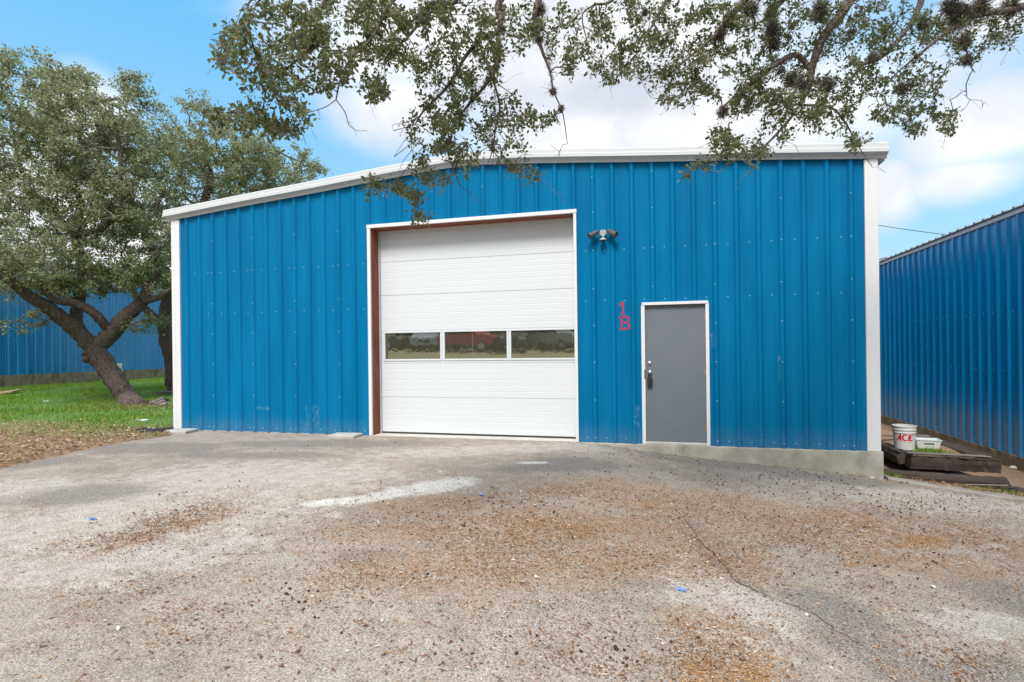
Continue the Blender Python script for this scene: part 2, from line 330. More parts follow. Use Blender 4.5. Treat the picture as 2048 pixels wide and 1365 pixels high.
# pavement with wear, stains and dust (shapes in plan coordinates)
def pavement_mat():
    T = material('old_asphalt'); P = T.pos
    zf = T.scale(P, (1, 1, 0))
    n1 = T.noise(zf, .55, 7, .6); n2 = T.noise(zf, 2.3, 8, .68, .3); n3 = T.noise(zf, 14, 6, .7); n4 = T.noise(zf, 5.5, 8, .75, .5); n5 = T.noise(zf, 34, 5, .7); sp = T.noise(zf, 75, 4, .8); sp2 = T.noise(zf, 260, 2, .8)
    vor = T.new('ShaderNodeTexVoronoi'); T.l.new(zf, vor.inputs[0]); vor.inputs['Scale'].default_value = 170
    nb = T.math('ADD', T.math('ADD', T.math('MULTIPLY', n2.outputs[0], .35), T.math('MULTIPLY', n4.outputs[0], .4)), T.math('MULTIPLY', n3.outputs[0], .25))
    def blobs(lst, amp, soft):
        acc = None
        for (x, y, rx, ry, *rot) in lst:
            c = onG(x, y); a = onG(x+rx, y+(rot[0] if rot else 0)); b = onG(x, y+ry); ang = math.atan2(a[1]-c[1], a[0]-c[0])
            w = np.linalg.norm((a-c)[:2]); h = np.linalg.norm((b-c)[:2])*abs(math.cos(ang-math.atan2(b[1]-c[1], b[0]-c[0])-math.pi/2))
            k = T.blob(zf, (c[0], c[1], 0), (w, max(h, .05), 1), ang, nb, amp*2.0, soft*.8)
            acc = k if acc is None else T.math('MAXIMUM', acc, k)
        return acc
    
    c = T.mix(T.rng(n1.outputs[0], .35, .65), (.30, .245, .195), (.44, .37, .305))
    c = T.mix(T.rng(n2.outputs[0], .4, .7, 0, .6), c, (.48, .425, .365))
    c = T.mix(T.rng(n4.outputs[0], .50, .68, 0, .7), c, (.19, .15, .115)); c = T.mix(T.rng(n4.outputs[0], .50, .36, 0, .5), c, (.62, .54, .45))
    pale = blobs([(300, 1035, 330, 60, -30), (520, 955, 250, 45), (250, 1120, 280, 45, -30), (1450, 1190, 95, 90), (1900, 1000, 170, 30), (1480, 1290, 70, 50), (40, 975, 120, 20), (1850, 1075, 150, 40), (1000, 900, 260, 10), (1980, 1250, 120, 30)], 1.2, .9)
    c = T.mix(T.math('MULTIPLY', T.math('MULTIPLY', pale, .85), T.rng(n4.outputs[0], .3, .62, 1., .45)), c, (.70, .655, .605))
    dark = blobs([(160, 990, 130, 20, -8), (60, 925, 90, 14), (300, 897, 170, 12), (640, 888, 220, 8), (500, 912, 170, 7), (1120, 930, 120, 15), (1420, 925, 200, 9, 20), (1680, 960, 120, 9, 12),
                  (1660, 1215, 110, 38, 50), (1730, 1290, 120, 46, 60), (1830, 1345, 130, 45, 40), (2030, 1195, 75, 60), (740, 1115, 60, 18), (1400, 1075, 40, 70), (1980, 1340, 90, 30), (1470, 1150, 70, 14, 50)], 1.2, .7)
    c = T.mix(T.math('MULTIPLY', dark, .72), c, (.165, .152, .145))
    org = blobs([(1100, 1055, 330, 50, 10), (1330, 1000, 260, 35, 20), (1620, 1050, 260, 45, 20), (1960, 1080, 110, 40, 10), (1440, 1340, 90, 40), (1440, 1115, 90, 45), (1180, 980, 110, 22), (860, 1010, 130, 22), (900, 1060, 160, 30), (1880, 1130, 120, 30), (1420, 1260, 90, 50), (1750, 1075, 140, 30), (1270, 1120, 200, 40), (950, 1130, 250, 60), (330, 1065, 130, 12, -40)], 1.1, 1.2)
    spots = T.rng(T.noise(zf, 4.2, 5, .6).outputs[0], .57, .70); fade = T.rng(n1.outputs[0], .35, .6)
    org2 = T.math('MAXIMUM', T.math('MULTIPLY', org, T.math('MULTIPLY', T.rng(n3.outputs[0], .40, .56), T.rng(n4.outputs[0], .30, .54))), T.math('MULTIPLY', T.math('MULTIPLY', spots, T.rng(n5.outputs[0], .42, .56)), .75))
    c = T.mix(T.math('MULTIPLY', org2, .9), T.mix(T.math('MULTIPLY', T.math('MULTIPLY', org, .72), T.rng(T.math('ADD', T.math('MULTIPLY', n4.outputs[0], .6), T.math('MULTIPLY', n3.outputs[0], .4)), .36, .56)), c, (.42, .245, .125)), T.mix(T.rng(n5.outputs[0], .4, .6), (.46, .23, .085), (.26, .13, .06)))
    chalk = blobs([(872, 974, 66, 15, -14), (775, 991, 100, 10, -18), (680, 1003, 90, 6, -12), (1065, 927, 34, 2.5)], .7, .9)
    c = T.mix(T.math('MULTIPLY', chalk, T.rng(T.math('ADD', n5.outputs[0], T.math('MULTIPLY', n4.outputs[0], .6)), .66, .98, 1., .45)), c, (.95, .93, .88))
    c = T.mix(T.rng(n5.outputs[0], .52, .7, 0, .5), c, (.15, .12, .10)); c = T.mix(T.rng(n5.outputs[0], .46, .32, 0, .35), c, (.62, .57, .50))
    c = T.mix(T.rng(sp.outputs[0], .40, .60, .7, 0), c, (.10, .085, .07)); c = T.mix(T.rng(sp2.outputs[0], .58, .75, 0, .7), c, (.72, .67, .60))
    vg = T.new('ShaderNodeSeparateColor'); T.l.new(vor.outputs['Color'], vg.inputs[0]); c = T.mix(T.rng(vg.outputs[0], .60, 1., 0, .50, False), c, (.13, .11, .09)); c = T.mix(T.rng(vg.outputs[1], .72, 1., 0, .42, False), c, (.80, .75, .68))
    T.put(T.p.inputs['Base Color'], c); T.p.inputs['Roughness'].default_value = .95; T.p.inputs['Specular IOR Level'].default_value = .25
    b = bump(T, vg.outputs[0], .6, .005); b = bump(T, n3.outputs[0], .25, .01, b); T.l.new(b, T.p.inputs['Normal']); return T.m
M['asphalt'] = pavement_mat()
def soil_mat():
    T = material('lawn_soil'); P = T.scale(T.pos, (1, 1, 0)); n = T.noise(P, 1.1, 6, .6); n2 = T.noise(P, 22, 6, .7); sep = T.new('ShaderNodeSeparateXYZ'); T.l.new(T.pos, sep.inputs[0])
    soil = T.mix(T.rng(n2.outputs[0], .35, .65), (.19, .115, .065), (.33, .22, .135)); gr = T.mix(T.rng(n2.outputs[0], .35, .65), (.055, .13, .02), (.10, .22, .035)); dry = T.mix(T.rng(n2.outputs[0], .35, .65), (.24, .20, .09), (.36, .31, .17))
    gm = T.math('MULTIPLY', T.rng(T.math('ADD', sep.outputs[1], T.math('MULTIPLY', n.outputs[0], 3.)), -.4, 2.4), T.rng(sep.outputs[0], -1, 1, 1, 0))
    back = T.rng(sep.outputs[1], -13, -16); 
    T.put(T.p.inputs['Base Color'], T.mix(back, T.mix(gm, soil, gr), dry)); T.p.inputs['Roughness'].default_value = .95
    T.l.new(bump(T, n2.outputs[0], .8, .02), T.p.inputs['Normal']); return T.m
M['soil'] = soil_mat()
M['road'] = simple('road_asphalt', (.22, .21, .195), .9, .2, 3, 0, .4, 100, .004)

# ------------------------------------------------------------------ setting
def grid(xs, ys, zf, name, mat, keep=None, xy=None):
    nx, ny = len(xs), len(ys); X, Y = np.meshgrid(xs, ys)
    if xy is not None: X, Y = xy(X, Y)
    V = np.stack([X, Y, zf(X, Y)], -1).reshape(-1, 3)
    i = (np.arange(ny-1)[:, None]*nx+np.arange(nx-1)[None]).ravel(); F = np.stack([i, i+1, i+nx+1, i+nx], 1)
    return npmesh(name, V, F, mat, None, True)
xs = np.concatenate([[-400, -200, -100, -60, -40, -30, -24, -20], np.arange(-18, 17, .25), [17, 18, 20, 24, 30, 40, 60, 100, 200, 400]])
ys = np.concatenate([[-400, -200, -100, -60, -45, -38], np.arange(-34, -12, 1.), np.arange(-12, 16, .25), [16, 18, 20, 24, 30, 40, 60, 100, 200, 500]])
def gz(X, Y):
    z = terr(X, Y); inp = (Y < -.35) & (Y > -13.8) & (X > pave_left(Y)+.12); inb = (X > -.7) & (X < 11.2) & (Y > .3) & (Y < 18)
    z = z-.06*inp-.25*inb
    edge = (X < pave_left(Y)-.05) & (X > -14.5) & (Y < 20)
    return z+edge*.03+np.where((X > 11.4) & (X < 14) & (Y > -.1), .0, 0)
ground = tag(grid(xs, ys, gz, 'ground', M['soil']), kind='structure')
us = np.linspace(0, 1, 260)**1.0; ysp = np.concatenate([np.linspace(-14, -.3, 170)])
def pxy(X, Y): xl = pave_left(Y)+.025*np.sin(Y*9)+.02*np.sin(Y*23+1); return xl+(22-xl)*X, Y
pave = grid(us, ysp, lambda X, Y: terr(X, Y)+.006, 'pavement', M['asphalt'], xy=pxy); tag(pave, kind='structure')
def pxy2(X, Y): xl = pave_left(Y); return xl+(11.33-xl)*X, Y
pv2 = grid(us, np.linspace(-.3, .02, 6), lambda X, Y: terr(X, Y)+.006, 'pavement_apron', M['asphalt'], xy=pxy2); tag(pv2, kind='structure')
# crack across the asphalt
def ribbon(name, pix, w, mat, off=.011, parent=None, seed=1):
    r = random.Random(seed); pts = [onG(*p) for p in pix]; P = []
    for a, b in zip(pts[:-1], pts[1:]):
        k = max(2, int(np.linalg.norm(b-a)/.03))
        for i in range(k): P.append(a+(b-a)*i/k+np.array([r.gauss(0, .008), r.gauss(0, .008), 0]))
    V = []; 
    for i, p in enumerate(P):
        d = P[min(i+1, len(P)-1)]-P[max(i-1, 0)]; nn = np.array([-d[1], d[0]]); nn = nn/(np.linalg.norm(nn)+1e-9); ww = w*r.uniform(.25, 1)*min(1, 4*i/len(P)+.2, 4*(len(P)-i)/len(P)+.2)
        for s in (-1, 1): q = p[:2]+nn*ww*s; V.append([q[0], q[1], float(terr(*q))+off])
    V = np.array(V); i = np.arange(len(P)-1)*2; F = np.stack([i, i+1, i+3, i+2], 1)
    return npmesh(name, V, F, mat, parent)
M['crack'] = simple('crack_dirt', (.10, .08, .065), .95, .3, 40)
for k, (pix, w) in enumerate([([(1352, 1020), (1385, 1060), (1400, 1085), (1440, 1120), (1468, 1160), (1482, 1170), (1530, 1192), (1560, 1205)], .012),
                              ([(1540, 1196), (1620, 1225), (1700, 1280), (1760, 1300)], .005), ([(560, 918), (600, 921), (640, 926)], .006), ([(1980, 1110), (2020, 1135), (2060, 1145)], .004),
                              ([(430, 1108), (500, 1112), (560, 1105)], .004)]):
    ribbon('crack', pix, w, M['crack'], .0095, pave, k+1)
# road behind the camera (seen in the door windows)
tag(grid(np.linspace(-40, 40, 60), np.linspace(-21.5, -15.5, 12), lambda X, Y: terr(X, Y)+.05, 'road', M['road']), kind='structure')

# curb at the right
cp = MB(); cpx = np.linspace(11.36, 17, 40)
prof = [(-.02, -.10), (-.02, .03), (.0, .045), (.17, .045), (.19, .03), (.19, -.1)]
V = []
for x in cpx:
    y0 = -.42+.30*math.exp(-(x-11.36)/.5)-.04*(x-11.4)
    for (dy, dz) in prof: V.append((x, y0+dy+.006*math.sin(x*9), float(terr(x, -.3))+dz+.004*math.sin(x*13+dy*40)))
n = len(prof); fs = [(i*n+k, i*n+k+1, (i+1)*n+k+1, (i+1)*n+k) for i in range(len(cpx)-1) for k in range(n-1)]+[tuple(range(n))]
cp.add(V, fs); tag(cp.build('concrete_curb', M['curb']), 'low concrete curb curving away from the foundation corner at the right', 'curb')

# ------------------------------------------------------------------ metal buildings
PER = .3048
def rib(s):     # outward height of the wall sheet at coordinate s
    d = (s+PER/2) % PER-PER/2; a = abs(d)
    if a <= .018: return .036
    if a < .050: return .036*(.050-a)/.032
    q = abs(a-.1016+.0)
    return .0055*max(0, min(1, (.020-q)/.009))
RS = [0, .018, .050, .0816, .0906, .1126, .1216, .1524, .1832, .1922, .2142, .2232, .2548, .2868]
def sheet(s0, s1, topf, botf, holes, place, name, mat, parent, phase=0., vs=()):
    S = set([s0, s1]); k = math.floor((s0-phase)/PER)
    while k*PER+phase < s1:
        for r in RS:
            v = k*PER+phase+r
            if s0 < v < s1: S.add(round(v, 5))
        k += 1
    for h in holes: S |= {h[0], h[1]}
    S = sorted(S); mb = MB(); vz = sorted(set([z for h in holes for z in h[2:]])|set(vs)); vid = {}
    def vert(s, z, key):
        if key not in vid: vid[key] = len(mb.v); mb.v.append(tuple(place(s, rib(s-phase), z)))
        return vid[key]
    for a, b in zip(S[:-1], S[1:]):
        m = (a+b)/2; L = ['b']+vz+['t']
        for p, q in zip(L[:-1], L[1:]):
            if p != 'b' and q != 't' and any(h[0] < m < h[1] and h[2] <= p and q <= h[3] for h in holes): continue
            if p == 'b' and any(h[0] < m < h[1] and h[2] <= botf(m)+1e-4 and q <= h[3] for h in holes): continue
            zf = lambda k, s: botf(s) if k == 'b' else topf(s) if k == 't' else k
            mb.f.append((vert(a, zf(p, a), (a, p)), vert(b, zf(p, b), (b, p)), vert(b, zf(q, b), (b, q)), vert(a, zf(q, a), (a, q)))); mb.mi.append(0)
    return mb.build(name, mat, parent)
def roofz(x): d = x-5.17; return 4.640-.0833*math.sqrt(d*d+.30**2)
XL0, XR0 = -.96, 11.31
B = empty('metal_building', 'blue ribbed metal building with white trim, big white roll-up door and grey walk door', 'building', None, (5.17, 0, 0))
def Pt(o): o.matrix_parent_inverse = Matrix.Translation(Vector(o.parent.location)).inverted(); return o
FRONT = lambda s, h, z: (s, -h, z)
Pt(sheet(-.90, 11.27, roofz, lambda s: .0, [(3.36, 7.03, 0., 3.70), (8.07, 9.02, 0., 2.185)], FRONT, 'front_wall', M['blue'], B))
Pt(sheet(0, 18, lambda s: 4.13, lambda s: 0., [], lambda s, h, z: (XL0+.03-h, s, z), 'side_wall', M['blue'], B))
Pt(sheet(0, 18, lambda s: 4.13, lambda s: 0., [], lambda s, h, z: (XR0-.03+h, s, z), 'side_wall', M['blue'], B))
mb = MB(); mb.box(-.9, 11.25, 17.9, 18, 0, 4.1); Pt(mb.build('back_wall', M['blue'], B))
# roof sheets
mb = MB(); N = 40; V = []
for k in range(N+1):
    x = -1.05+(12.46)*k/N
    for y in (-.02, 18.1): V += [(x, y, roofz(x)+.165), (x, y, roofz(x)+.12)]
fs = []
for k in range(N): a = k*4; fs += [(a, a+4, a+6, a+2), (a+1, a+3, a+7, a+5), (a, a+1, a+5, a+4), (a+2, a+6, a+7, a+3)]
fs += [(0, 2, 3, 1), (N*4, N*4+1, N*4+3, N*4+2)]; mb.add(V, fs); Pt(mb.build('roof', M['galv'], B))
# rake fascia: swept profile
prof = [(-.034, -.012), (-.052, -.012), (-.054, .030), (-.060, .034), (-.118, .058), (-.135, .058), (-.135, .110), (-.120, .122), (-.120, .178), (-.108, .192), (-.03, .196), (.0, .19)]
mb = MB(); xsr = np.concatenate([[-1.07], np.arange(-.9, 3.9, .4), np.arange(3.95, 6.4, .12), np.arange(6.5, 11.3, .4), [11.42]]); V = []
for x in xsr: V += [(x, y, roofz(x)+z+.003*math.sin(x*2.1)) for y, z in prof]
n = len(prof); fs = [(i*n+k, i*n+k+1, (i+1)*n+k+1, (i+1)*n+k) for i in range(len(xsr)-1) for k in range(n-1)]+[tuple(range(n)), tuple(range((len(xsr)-1)*n, len(xsr)*n))]
mb.add(V, fs); rk = Pt(mb.build('rake_trim', M['fascia'], B))
# side gutters at the eaves
for sx, x0 in ((-1, -1.07), (1, 11.42)):
    mb = MB(); mb.box(min(x0, x0-sx*.11), max(x0, x0-sx*.11), 0.012, 18, 4.09, 4.27, ch=.01); Pt(mb.build('gutter', M['fascia'], B))
# corner trims
for (a, b) in ((XL0, -.765), (11.14, XR0)):
    mb = MB(); mb.box(a, b, -.042, .0, -.0, roofz((a+b)/2)-.02, ch=.004)
    mb.box(a+.075 if a < 0 else a+.05, a+.085 if a < 0 else a+.06, -.046, -.03, 0.01, roofz((a+b)/2)-.03)
    sx = a if a < 0 else b
    mb.box(min(sx, sx+(.02 if a < 0 else -.02)), max(sx, sx+(.02 if a < 0 else -.02)), .0, .12, 0, roofz(a)-.04)
    Pt(mb.build('corner_trim', M['white'], B))
# foundation and slab
mb = MB(); V = []; xf = np.linspace(-.95, 11.335, 90)
for x in xf: 
    o = .004*math.sin(x*7)+.003*math.sin(x*19)
    yf = -.045 if x > 7.0 else -.02
    V += [(x, yf+o, -1.), (x, yf+o, -.012), (x, yf+.012, -.002+o*.5), (x, .3, -.002)]
fs = [(i*4+k, i*4+4+k, i*4+5+k, i*4+1+k) for i in range(len(xf)-1) for k in range(3)]; mb.add(V, fs)
V = [(11.335, -.045, -1), (11.335, -.045, -.002), (11.335, 18, -.002), (11.335, 18, -1)]; mb.add(V, [(0, 1, 2, 3)])
Pt(mb.build('foundation', M['conc'], B))
mb = MB(); mb.box(-.8, 11.2, .302, 17.8, -.1, -.004); Pt(mb.build('floor_slab', M['inside'], B))
# ---- overhead door
Y0 = .27
GD = MB(); seams = [.03, .661, 1.268, 1.853, 2.498, 3.105, 3.72]
WH = [(3.50, 4.57, 1.345, 1.815), (4.655, 5.79, 1.345, 1.815), (5.868, 6.955, 1.345, 1.815)]
def dprof():
    out = []
    for a, b in zip(seams[:-1], seams[1:]):
        out += [(a+.001, .009), (a+.006, .0)]
        g = a+.1
        while g < b-.06: out += [(g, .0), (g+.005, .0013), (g+.011, .0013), (g+.016, 0)]; g += .1
        out += [(b-.006, .0), (b-.001, .009)]
    return out
dp = [(z, y) for z, y in dprof() if not (1.30 < z < 1.835)]+[(1.345, 0), (1.815, 0)]; dp.sort()
xsd = sorted([3.40]+[v for h in WH for v in h[:2]]+[7.03])
V = [(x, Y0+y, z) for z, y in dp for x in xsd]; nx = len(xsd); fs = []
for j in range(len(dp)-1):
    for i in range(nx-1):
        zm = (dp[j][0]+dp[j+1][0])/2; xm = (xsd[i]+xsd[i+1])/2
        if any(h[0] < xm < h[1] and h[2] < zm < h[3] for h in WH): continue
        fs.append((j*nx+i, j*nx+i+1, (j+1)*nx+i+1, (j+1)*nx+i))
GD.add(V, fs); gd = Pt(GD.build('overhead_door', M['doorwhite'], B))
gd['label'] = 'white sectional overhead door with a row of three windows'
for (a, b, c, d) in WH:
    mb = MB(); w = .032
    for (x0, x1, z0, z1) in ((a-w, b+w, c-w, c), (a-w, b+w, d, d+w), (a-w, a, c, d), (b, b+w, c, d)): mb.box(x0, x1, Y0-.012, Y0+.02, z0, z1, ch=.003)
    wf = mb.build('window_frame', M['doorwhite'], gd)
    mb = MB(); mb.add([(a, Y0+.012, c), (b, Y0+.012, c), (b, Y0+.012, d), (a, Y0+.012, d)], [(0, 1, 2, 3)]); mb.build('window_pane', M['glass'], gd)
mb = MB(); mb.box(3.40, 7.03, Y0+.0, Y0+.03, .0, .029); mb.build('bottom_seal', M['rubber'], gd)
mb = MB(); mb.box(3.395, 3.425, Y0-.03, Y0-.002, .0, 3.70); mb.build('side_seal', simple('grey_seal', (.45, .45, .47), .5), gd)
# ribbed liner behind the door windows
mb = MB(); 
for k in range(70): mb.box(3.2+k*.057, 3.2+k*.057+.030, .9, .93, 1.0, 2.2)
Pt(mb.build('inner_liner', simple('liner', (.30, .29, .22), .8), B))
mb = MB(); mb.box(3.36, 3.395, -.002, Y0+.1, 0, 3.70); mb.box(3.395, 7.03, -.002, Y0+.1, 3.668, 3.70)
for z in (.9, 3.25, 3.0): mb.box(3.3955, 3.3965, 0, Y0, z, z+.004)
Pt(mb.build('door_jamb', M['rust'], B))
mb = MB(); mb.box(3.325, 3.385, -.040, .004, -.0, 3.69, ch=.003); mb.box(3.318, 7.058, -.046, .004, 3.672, 3.732, ch=.003); mb.box(7.005, 7.052, -.040, Y0-.01, 0.0, 3.672, ch=.003)
Pt(mb.build('door_trim', M['white'], B))
mb = MB(); mb.box(3.38, 7.02, -.02, Y0+.3, -.1, .002); Pt(mb.build('door_sill', M['sill'], B))
# ---- walk door
mb = MB(); mb.box(8.10, 8.995, .012, .055, .045, 2.15, ch=.003); wd = Pt(mb.build('walk_door', M['greydoor'], B)); wd['label'] = 'plain dark grey steel walk door'
Pt(MB().box(8.045, 8.10, -.038, .05, .0, 2.155, ch=.003).box(8.995, 9.045, -.038, .05, .0, 2.165, ch=.003).box(8.058, 9.036, -.044, .05, 2.156, 2.20, ch=.003).build('walk_door_frame', M['white'], B))
Pt(MB().box(8.10, 8.995, -.040, .08, .0, .040, ch=.004).build('walk_door_sill', M['sill'], B))
Pt(MB().box(8.09, 9.0, .09, .12, 0, 2.2).build('door_backing', M['inside'], B))
for z in (1.965, 1.115, .27):
    mb = MB(); mb.tube([(8.997, .004, z-.052), (8.997, .004, z+.052)], .009, 8)
    for q in (-.03, .0, .03): mb.tube([(8.997, .004, z+q-.004), (8.997, .004, z+q+.004)], .0105, 8)
    mb.box(8.975, 8.997, .006, .0125, z-.048, z+.048); mb.build('hinge', M['brass'], wd)
RY = Matrix.Rotation(math.pi/2, 4, 'X')
def knob(x, z, prof, name, mat):
    mb = MB(); mb.lathe(prof, 20, Matrix.Translation((x, .012, z)) @ RY); return mb.build(name, mat, wd, True)
knob(8.165, 1.258, [(0.0001, .024), (.020, .024), (.030, .014), (.034, 0)], 'deadbolt', M['chrome'])
kb = knob(8.168, 1.118, [(.0001, .062), (.018, .060), (.026, .048), (.022, .034), (.012, .026), (.012, .010), (.030, .007), (.034, 0)], 'door_knob', M['chrome'])
Pt(MB().box(8.085, 8.10, -.045, -.036, 1.02, 1.16).build('strike_plate', M['lampgrey'], B))
# realtor key box hanging on the knob
t = empty('lock_box', 'small black key lock box hanging from the walk door knob', 'lock box', None, (8.168, -.03, .965))
mb = MB(); mb.box(8.130, 8.206, -.045, .006, .905, 1.035, ch=.008); mb.box(8.136, 8.2, -.05, -.045, .915, .985, ch=.002); Pt(mb.build('box_body', M['black'], t))
mb = MB(); mb.tube([(8.142, -.02, 1.03), (8.142, -.02, 1.09), (8.152, -.02, 1.125), (8.168, -.02, 1.135), (8.184, -.02, 1.125), (8.194, -.02, 1.09), (8.194, -.02, 1.03)], .005, 8); Pt(mb.build('shackle', M['black'], t, True))
# ---- painted number: strokes laid just off the sheet
def glyph(polys, name):
    mb = MB(); g = .006
    for poly in polys:
        xs_ = [p[0] for p in poly]; zs_ = [p[1] for p in poly]
        def inside(x, z):
            c = False; n = len(poly)
            for i in range(n):
                x1, z1 = poly[i]; x2, z2 = poly[(i+1) % n]
                if (z1 > z) != (z2 > z) and x < (x2-x1)*(z-z1)/(z2-z1)+x1: c = not c
            return c
        x = min(xs_)
        while x < max(xs_):
            z = min(zs_)
            while z < max(zs_):
                if inside(x+g/2, z+g/2):
                    y = lambda q: -rib(q)-.0015
                    mb.add([(x, y(x), z), (x+g, y(x+g), z), (x+g, y(x+g), z+g), (x, y(x), z+g)], [(0, 1, 2, 3)])
                z += g
            x += g
    return mb.build(name, M['spray'], B)
def rect(a, b, c, d): return [(a, c), (b, c), (b, d), (a, d)]
o = Pt(glyph([rect(7.752, 7.784, 2.045, 2.228), [(7.706, 2.165), (7.722, 2.158), (7.752, 2.182), (7.752, 2.228), (7.742, 2.228)], rect(7.728, 7.75, 2.025, 2.045), rect(7.786, 7.804, 2.025, 2.045), rect(7.754, 7.782, 2.02, 2.041)], 'painted_numeral')); o['label'] = 'red stencilled numeral 1'
o = Pt(glyph([rect(7.728, 7.758, 1.80, 1.99), rect(7.712, 7.845, 1.968, 2.0), rect(7.712, 7.85, 1.783, 1.812), rect(7.762, 7.848, 1.886, 1.914), [(7.845, 1.968), (7.845, 1.995), (7.868, 1.98), (7.872, 1.93), (7.848, 1.905), (7.838, 1.925), (7.842, 1.955)],
             [(7.85, 1.783), (7.878, 1.80), (7.882, 1.87), (7.85, 1.898), (7.845, 1.88), (7.85, 1.82)]], 'painted_letter')); o['label'] = 'red stencilled letter B'
# ---- screws: the nearest hundred as parts, the rest as one
scr = []
for n_ in range(-3, 38):
    x = n_*PER+.177
    for z in (.075, 2.25, 3.05):
        scr.append((x, z))
for k in range(-0, 13):
    for z in (.075, .68, 1.27, 1.86, 2.44, 3.05, 3.66, 4.22): scr.append((k*3*PER, z))
ok = []
for x, z in scr:
    if x < -.72 or x > 11.1 or z > roofz(x)-.08: continue
    if 3.28 < x < 7.1 and z < 3.76: continue
    if 8.02 < x < 9.08 and z < 2.22: continue
    ok.append((x+rnd.gauss(0, .003), z+rnd.gauss(0, .004)))
ok.sort(key=lambda q: (q[0]-CAM[0])**2+(q[1]-1.5)**2)
SP = [(.0001, .006), (.0045, .006), (.005, .004), (.0075, .002), (.008, 0)]
mb = MB(); mb.lathe(SP, 8, RY); sm = mb.build('screw', M['zinc'], B); sm.location = (ok[0][0], -rib(ok[0][0]), ok[0][1]); Pt(sm)
for x, z in ok[1:100]:
    c = sm.copy(); COL.objects.link(c); c.parent = B; c.matrix_parent_inverse = Matrix.Translation(Vector(B.location)).inverted(); c.location = (x, -rib(x), z)
mb = MB()
for x, z in ok[100:]: mb.lathe(SP, 8, Matrix.Translation((x, -rib(x), z)) @ RY)
o = Pt(mb.build('screws', M['zinc'], B)); o['kind'] = 'stuff'
# scuff marks on the wall
M['scuff'] = None
def scuffmat():
    T = material('pale_scuff'); n = T.noise(T.scale(T.pos, (4, 1, 1)), 14, 6, .75); T.put(T.p.inputs['Base Color'], (.35, .52, .62)); T.p.inputs['Roughness'].default_value = .7
    T.put(T.p.inputs['Alpha'], T.rng(n.outputs[0], .50, .68, 0, .6)); return T.m
M['scuff'] = scuffmat()
for (a, b, c, d) in ((2.17, 2.30, .12, .52), (2.02, 2.07, .02, .5), (.95, 1.25, .42, .47), (7.92, 8.0, .25, .6), (9.06, 9.13, 1.5, 1.75), (10.0, 10.03, 1.0, 1.4)):
    x = a; mb = MB(); mb.v = []
    while x < b-1e-6:
        x2 = min(b, x+.012); i = len(mb.v)
        if not i: mb.v += [(x, -rib(x)-.0012, c), (x, -rib(x)-.0012, d)]; mb.mi = []; i = 2
        mb.v += [(x2, -rib(x2)-.0012, c), (x2, -rib(x2)-.0012, d)]; mb.f.append((i-2, i, i+1, i-1)); mb.mi.append(0); x = x2
    Pt(mb.build('scuff_mark', M['scuff'], B))

# ---- flood light
t = empty('flood_light', 'twin-head security floodlight with motion sensor between the doors', 'light', None, (7.478, -.05, 3.30))
mb = MB(); mb.prism([(7.44, 3.285), (7.43, 3.33), (7.443, 3.362), (7.51, 3.362), (7.525, 3.33), (7.515, 3.285), (7.50, 3.265), (7.455, 3.265)], -.075, -.02); mb.lathe([(.0001, .082), (.010, .082), (.010, .075)], 10, Matrix.Translation((7.478, 0, 3.338)) @ RY)
Pt(mb.build('mount_box', M['lampwhite'], t))
mb = MB(); mb.tube([(7.478, -.06, 3.27), (7.478, -.075, 3.235)], .010, 8)
mb.lathe([(.0001, .02), (.03, .018), (.052, .0), (.054, -.018), (.0001, -.02)], 20, Matrix.Translation((7.478, -.085, 3.215))); Pt(mb.build('motion_sensor', M['lampwhite'], t, False))
mb = MB(); mb.lathe([(.050, -.018), (.05, -.032), (.0001, -.034)], 20, Matrix.Translation((7.478, -.085, 3.214))); Pt(mb.build('sensor_lens', M['black'], t))
for sx in (-1, 1):
    d = Vector((sx*.78, -.35, -.52)).normalized(); Mx = Matrix.Translation(Vector((7.478+sx*.085, -.095, 3.335))) @ d.to_track_quat('Z', 'Y').to_matrix().to_4x4()
    mb = MB(); mb.lathe([(.0001, -.02), (.026, -.018), (.034, .0), (.040, .05), (.052, .13), (.056, .155), (.052, .155), (.046, .13), (.0001, .11)], 24, Mx); h = Pt(mb.build('lamp_head', M['lampgrey'], t, True))
    mb = MB(); mb.lathe([(.0001, .135), (.035, .132), (.046, .127)], 20, Mx); mb.build('lamp_lens', M['lens'], h, True)
    mb = MB(); mb.tube([(7.478+sx*.03, -.05, 3.31), (7.478+sx*.065, -.07, 3.305), (7.478+sx*.085, -.09, 3.325)], .011, 8); Pt(mb.build('lamp_arm', M['lampwhite'], t, True))

# ------------------------------------------------------------------ neighbouring buildings
XW = CAM[0]-23.2
NB = empty('metal_building', 'blue ribbed metal building on a stained concrete base behind the leaning oak', 'building', None, (XW, 12, .3))
Pt(sheet(-8, 30, lambda s: 4.72, lambda s: .77, [], lambda s, h, z: (XW+h, s, z), 'side_wall', M['blue_lifted'], NB, .05))  # wall colour lightened against the shade of the oak crown
Pt(MB().box(XW-12, XW+.03, -8.02, 30, -.6, .768, ch=.005).build('foundation', M['concside'], NB))
Pt(MB().box(XW-.05, XW+.10, -8.05, 30.05, 4.70, 4.90, ch=.01).build('eave_trim', M['white'], NB))
Pt(MB().box(XW-12, XW-.01, -7.98, -7.9, .77, 4.75).build('end_wall', M['blue'], NB))
mb = MB(); mb.add([(XW+.08, -8.1, 4.9), (XW+.08, 30.1, 4.9), (XW-6, 30.1, 5.42), (XW-6, -8.1, 5.42), (XW-12, 30.1, 4.9), (XW-12, -8.1, 4.9)], [(0, 1, 2, 3), (3, 2, 4, 5)]); Pt(mb.build('roof', M['galv'], NB))
XQ = CAM[0]+5.77
NC = empty('metal_building', 'blue ribbed metal building at the right edge, seen along its side wall', 'building', None, (XQ, 10, -.5))
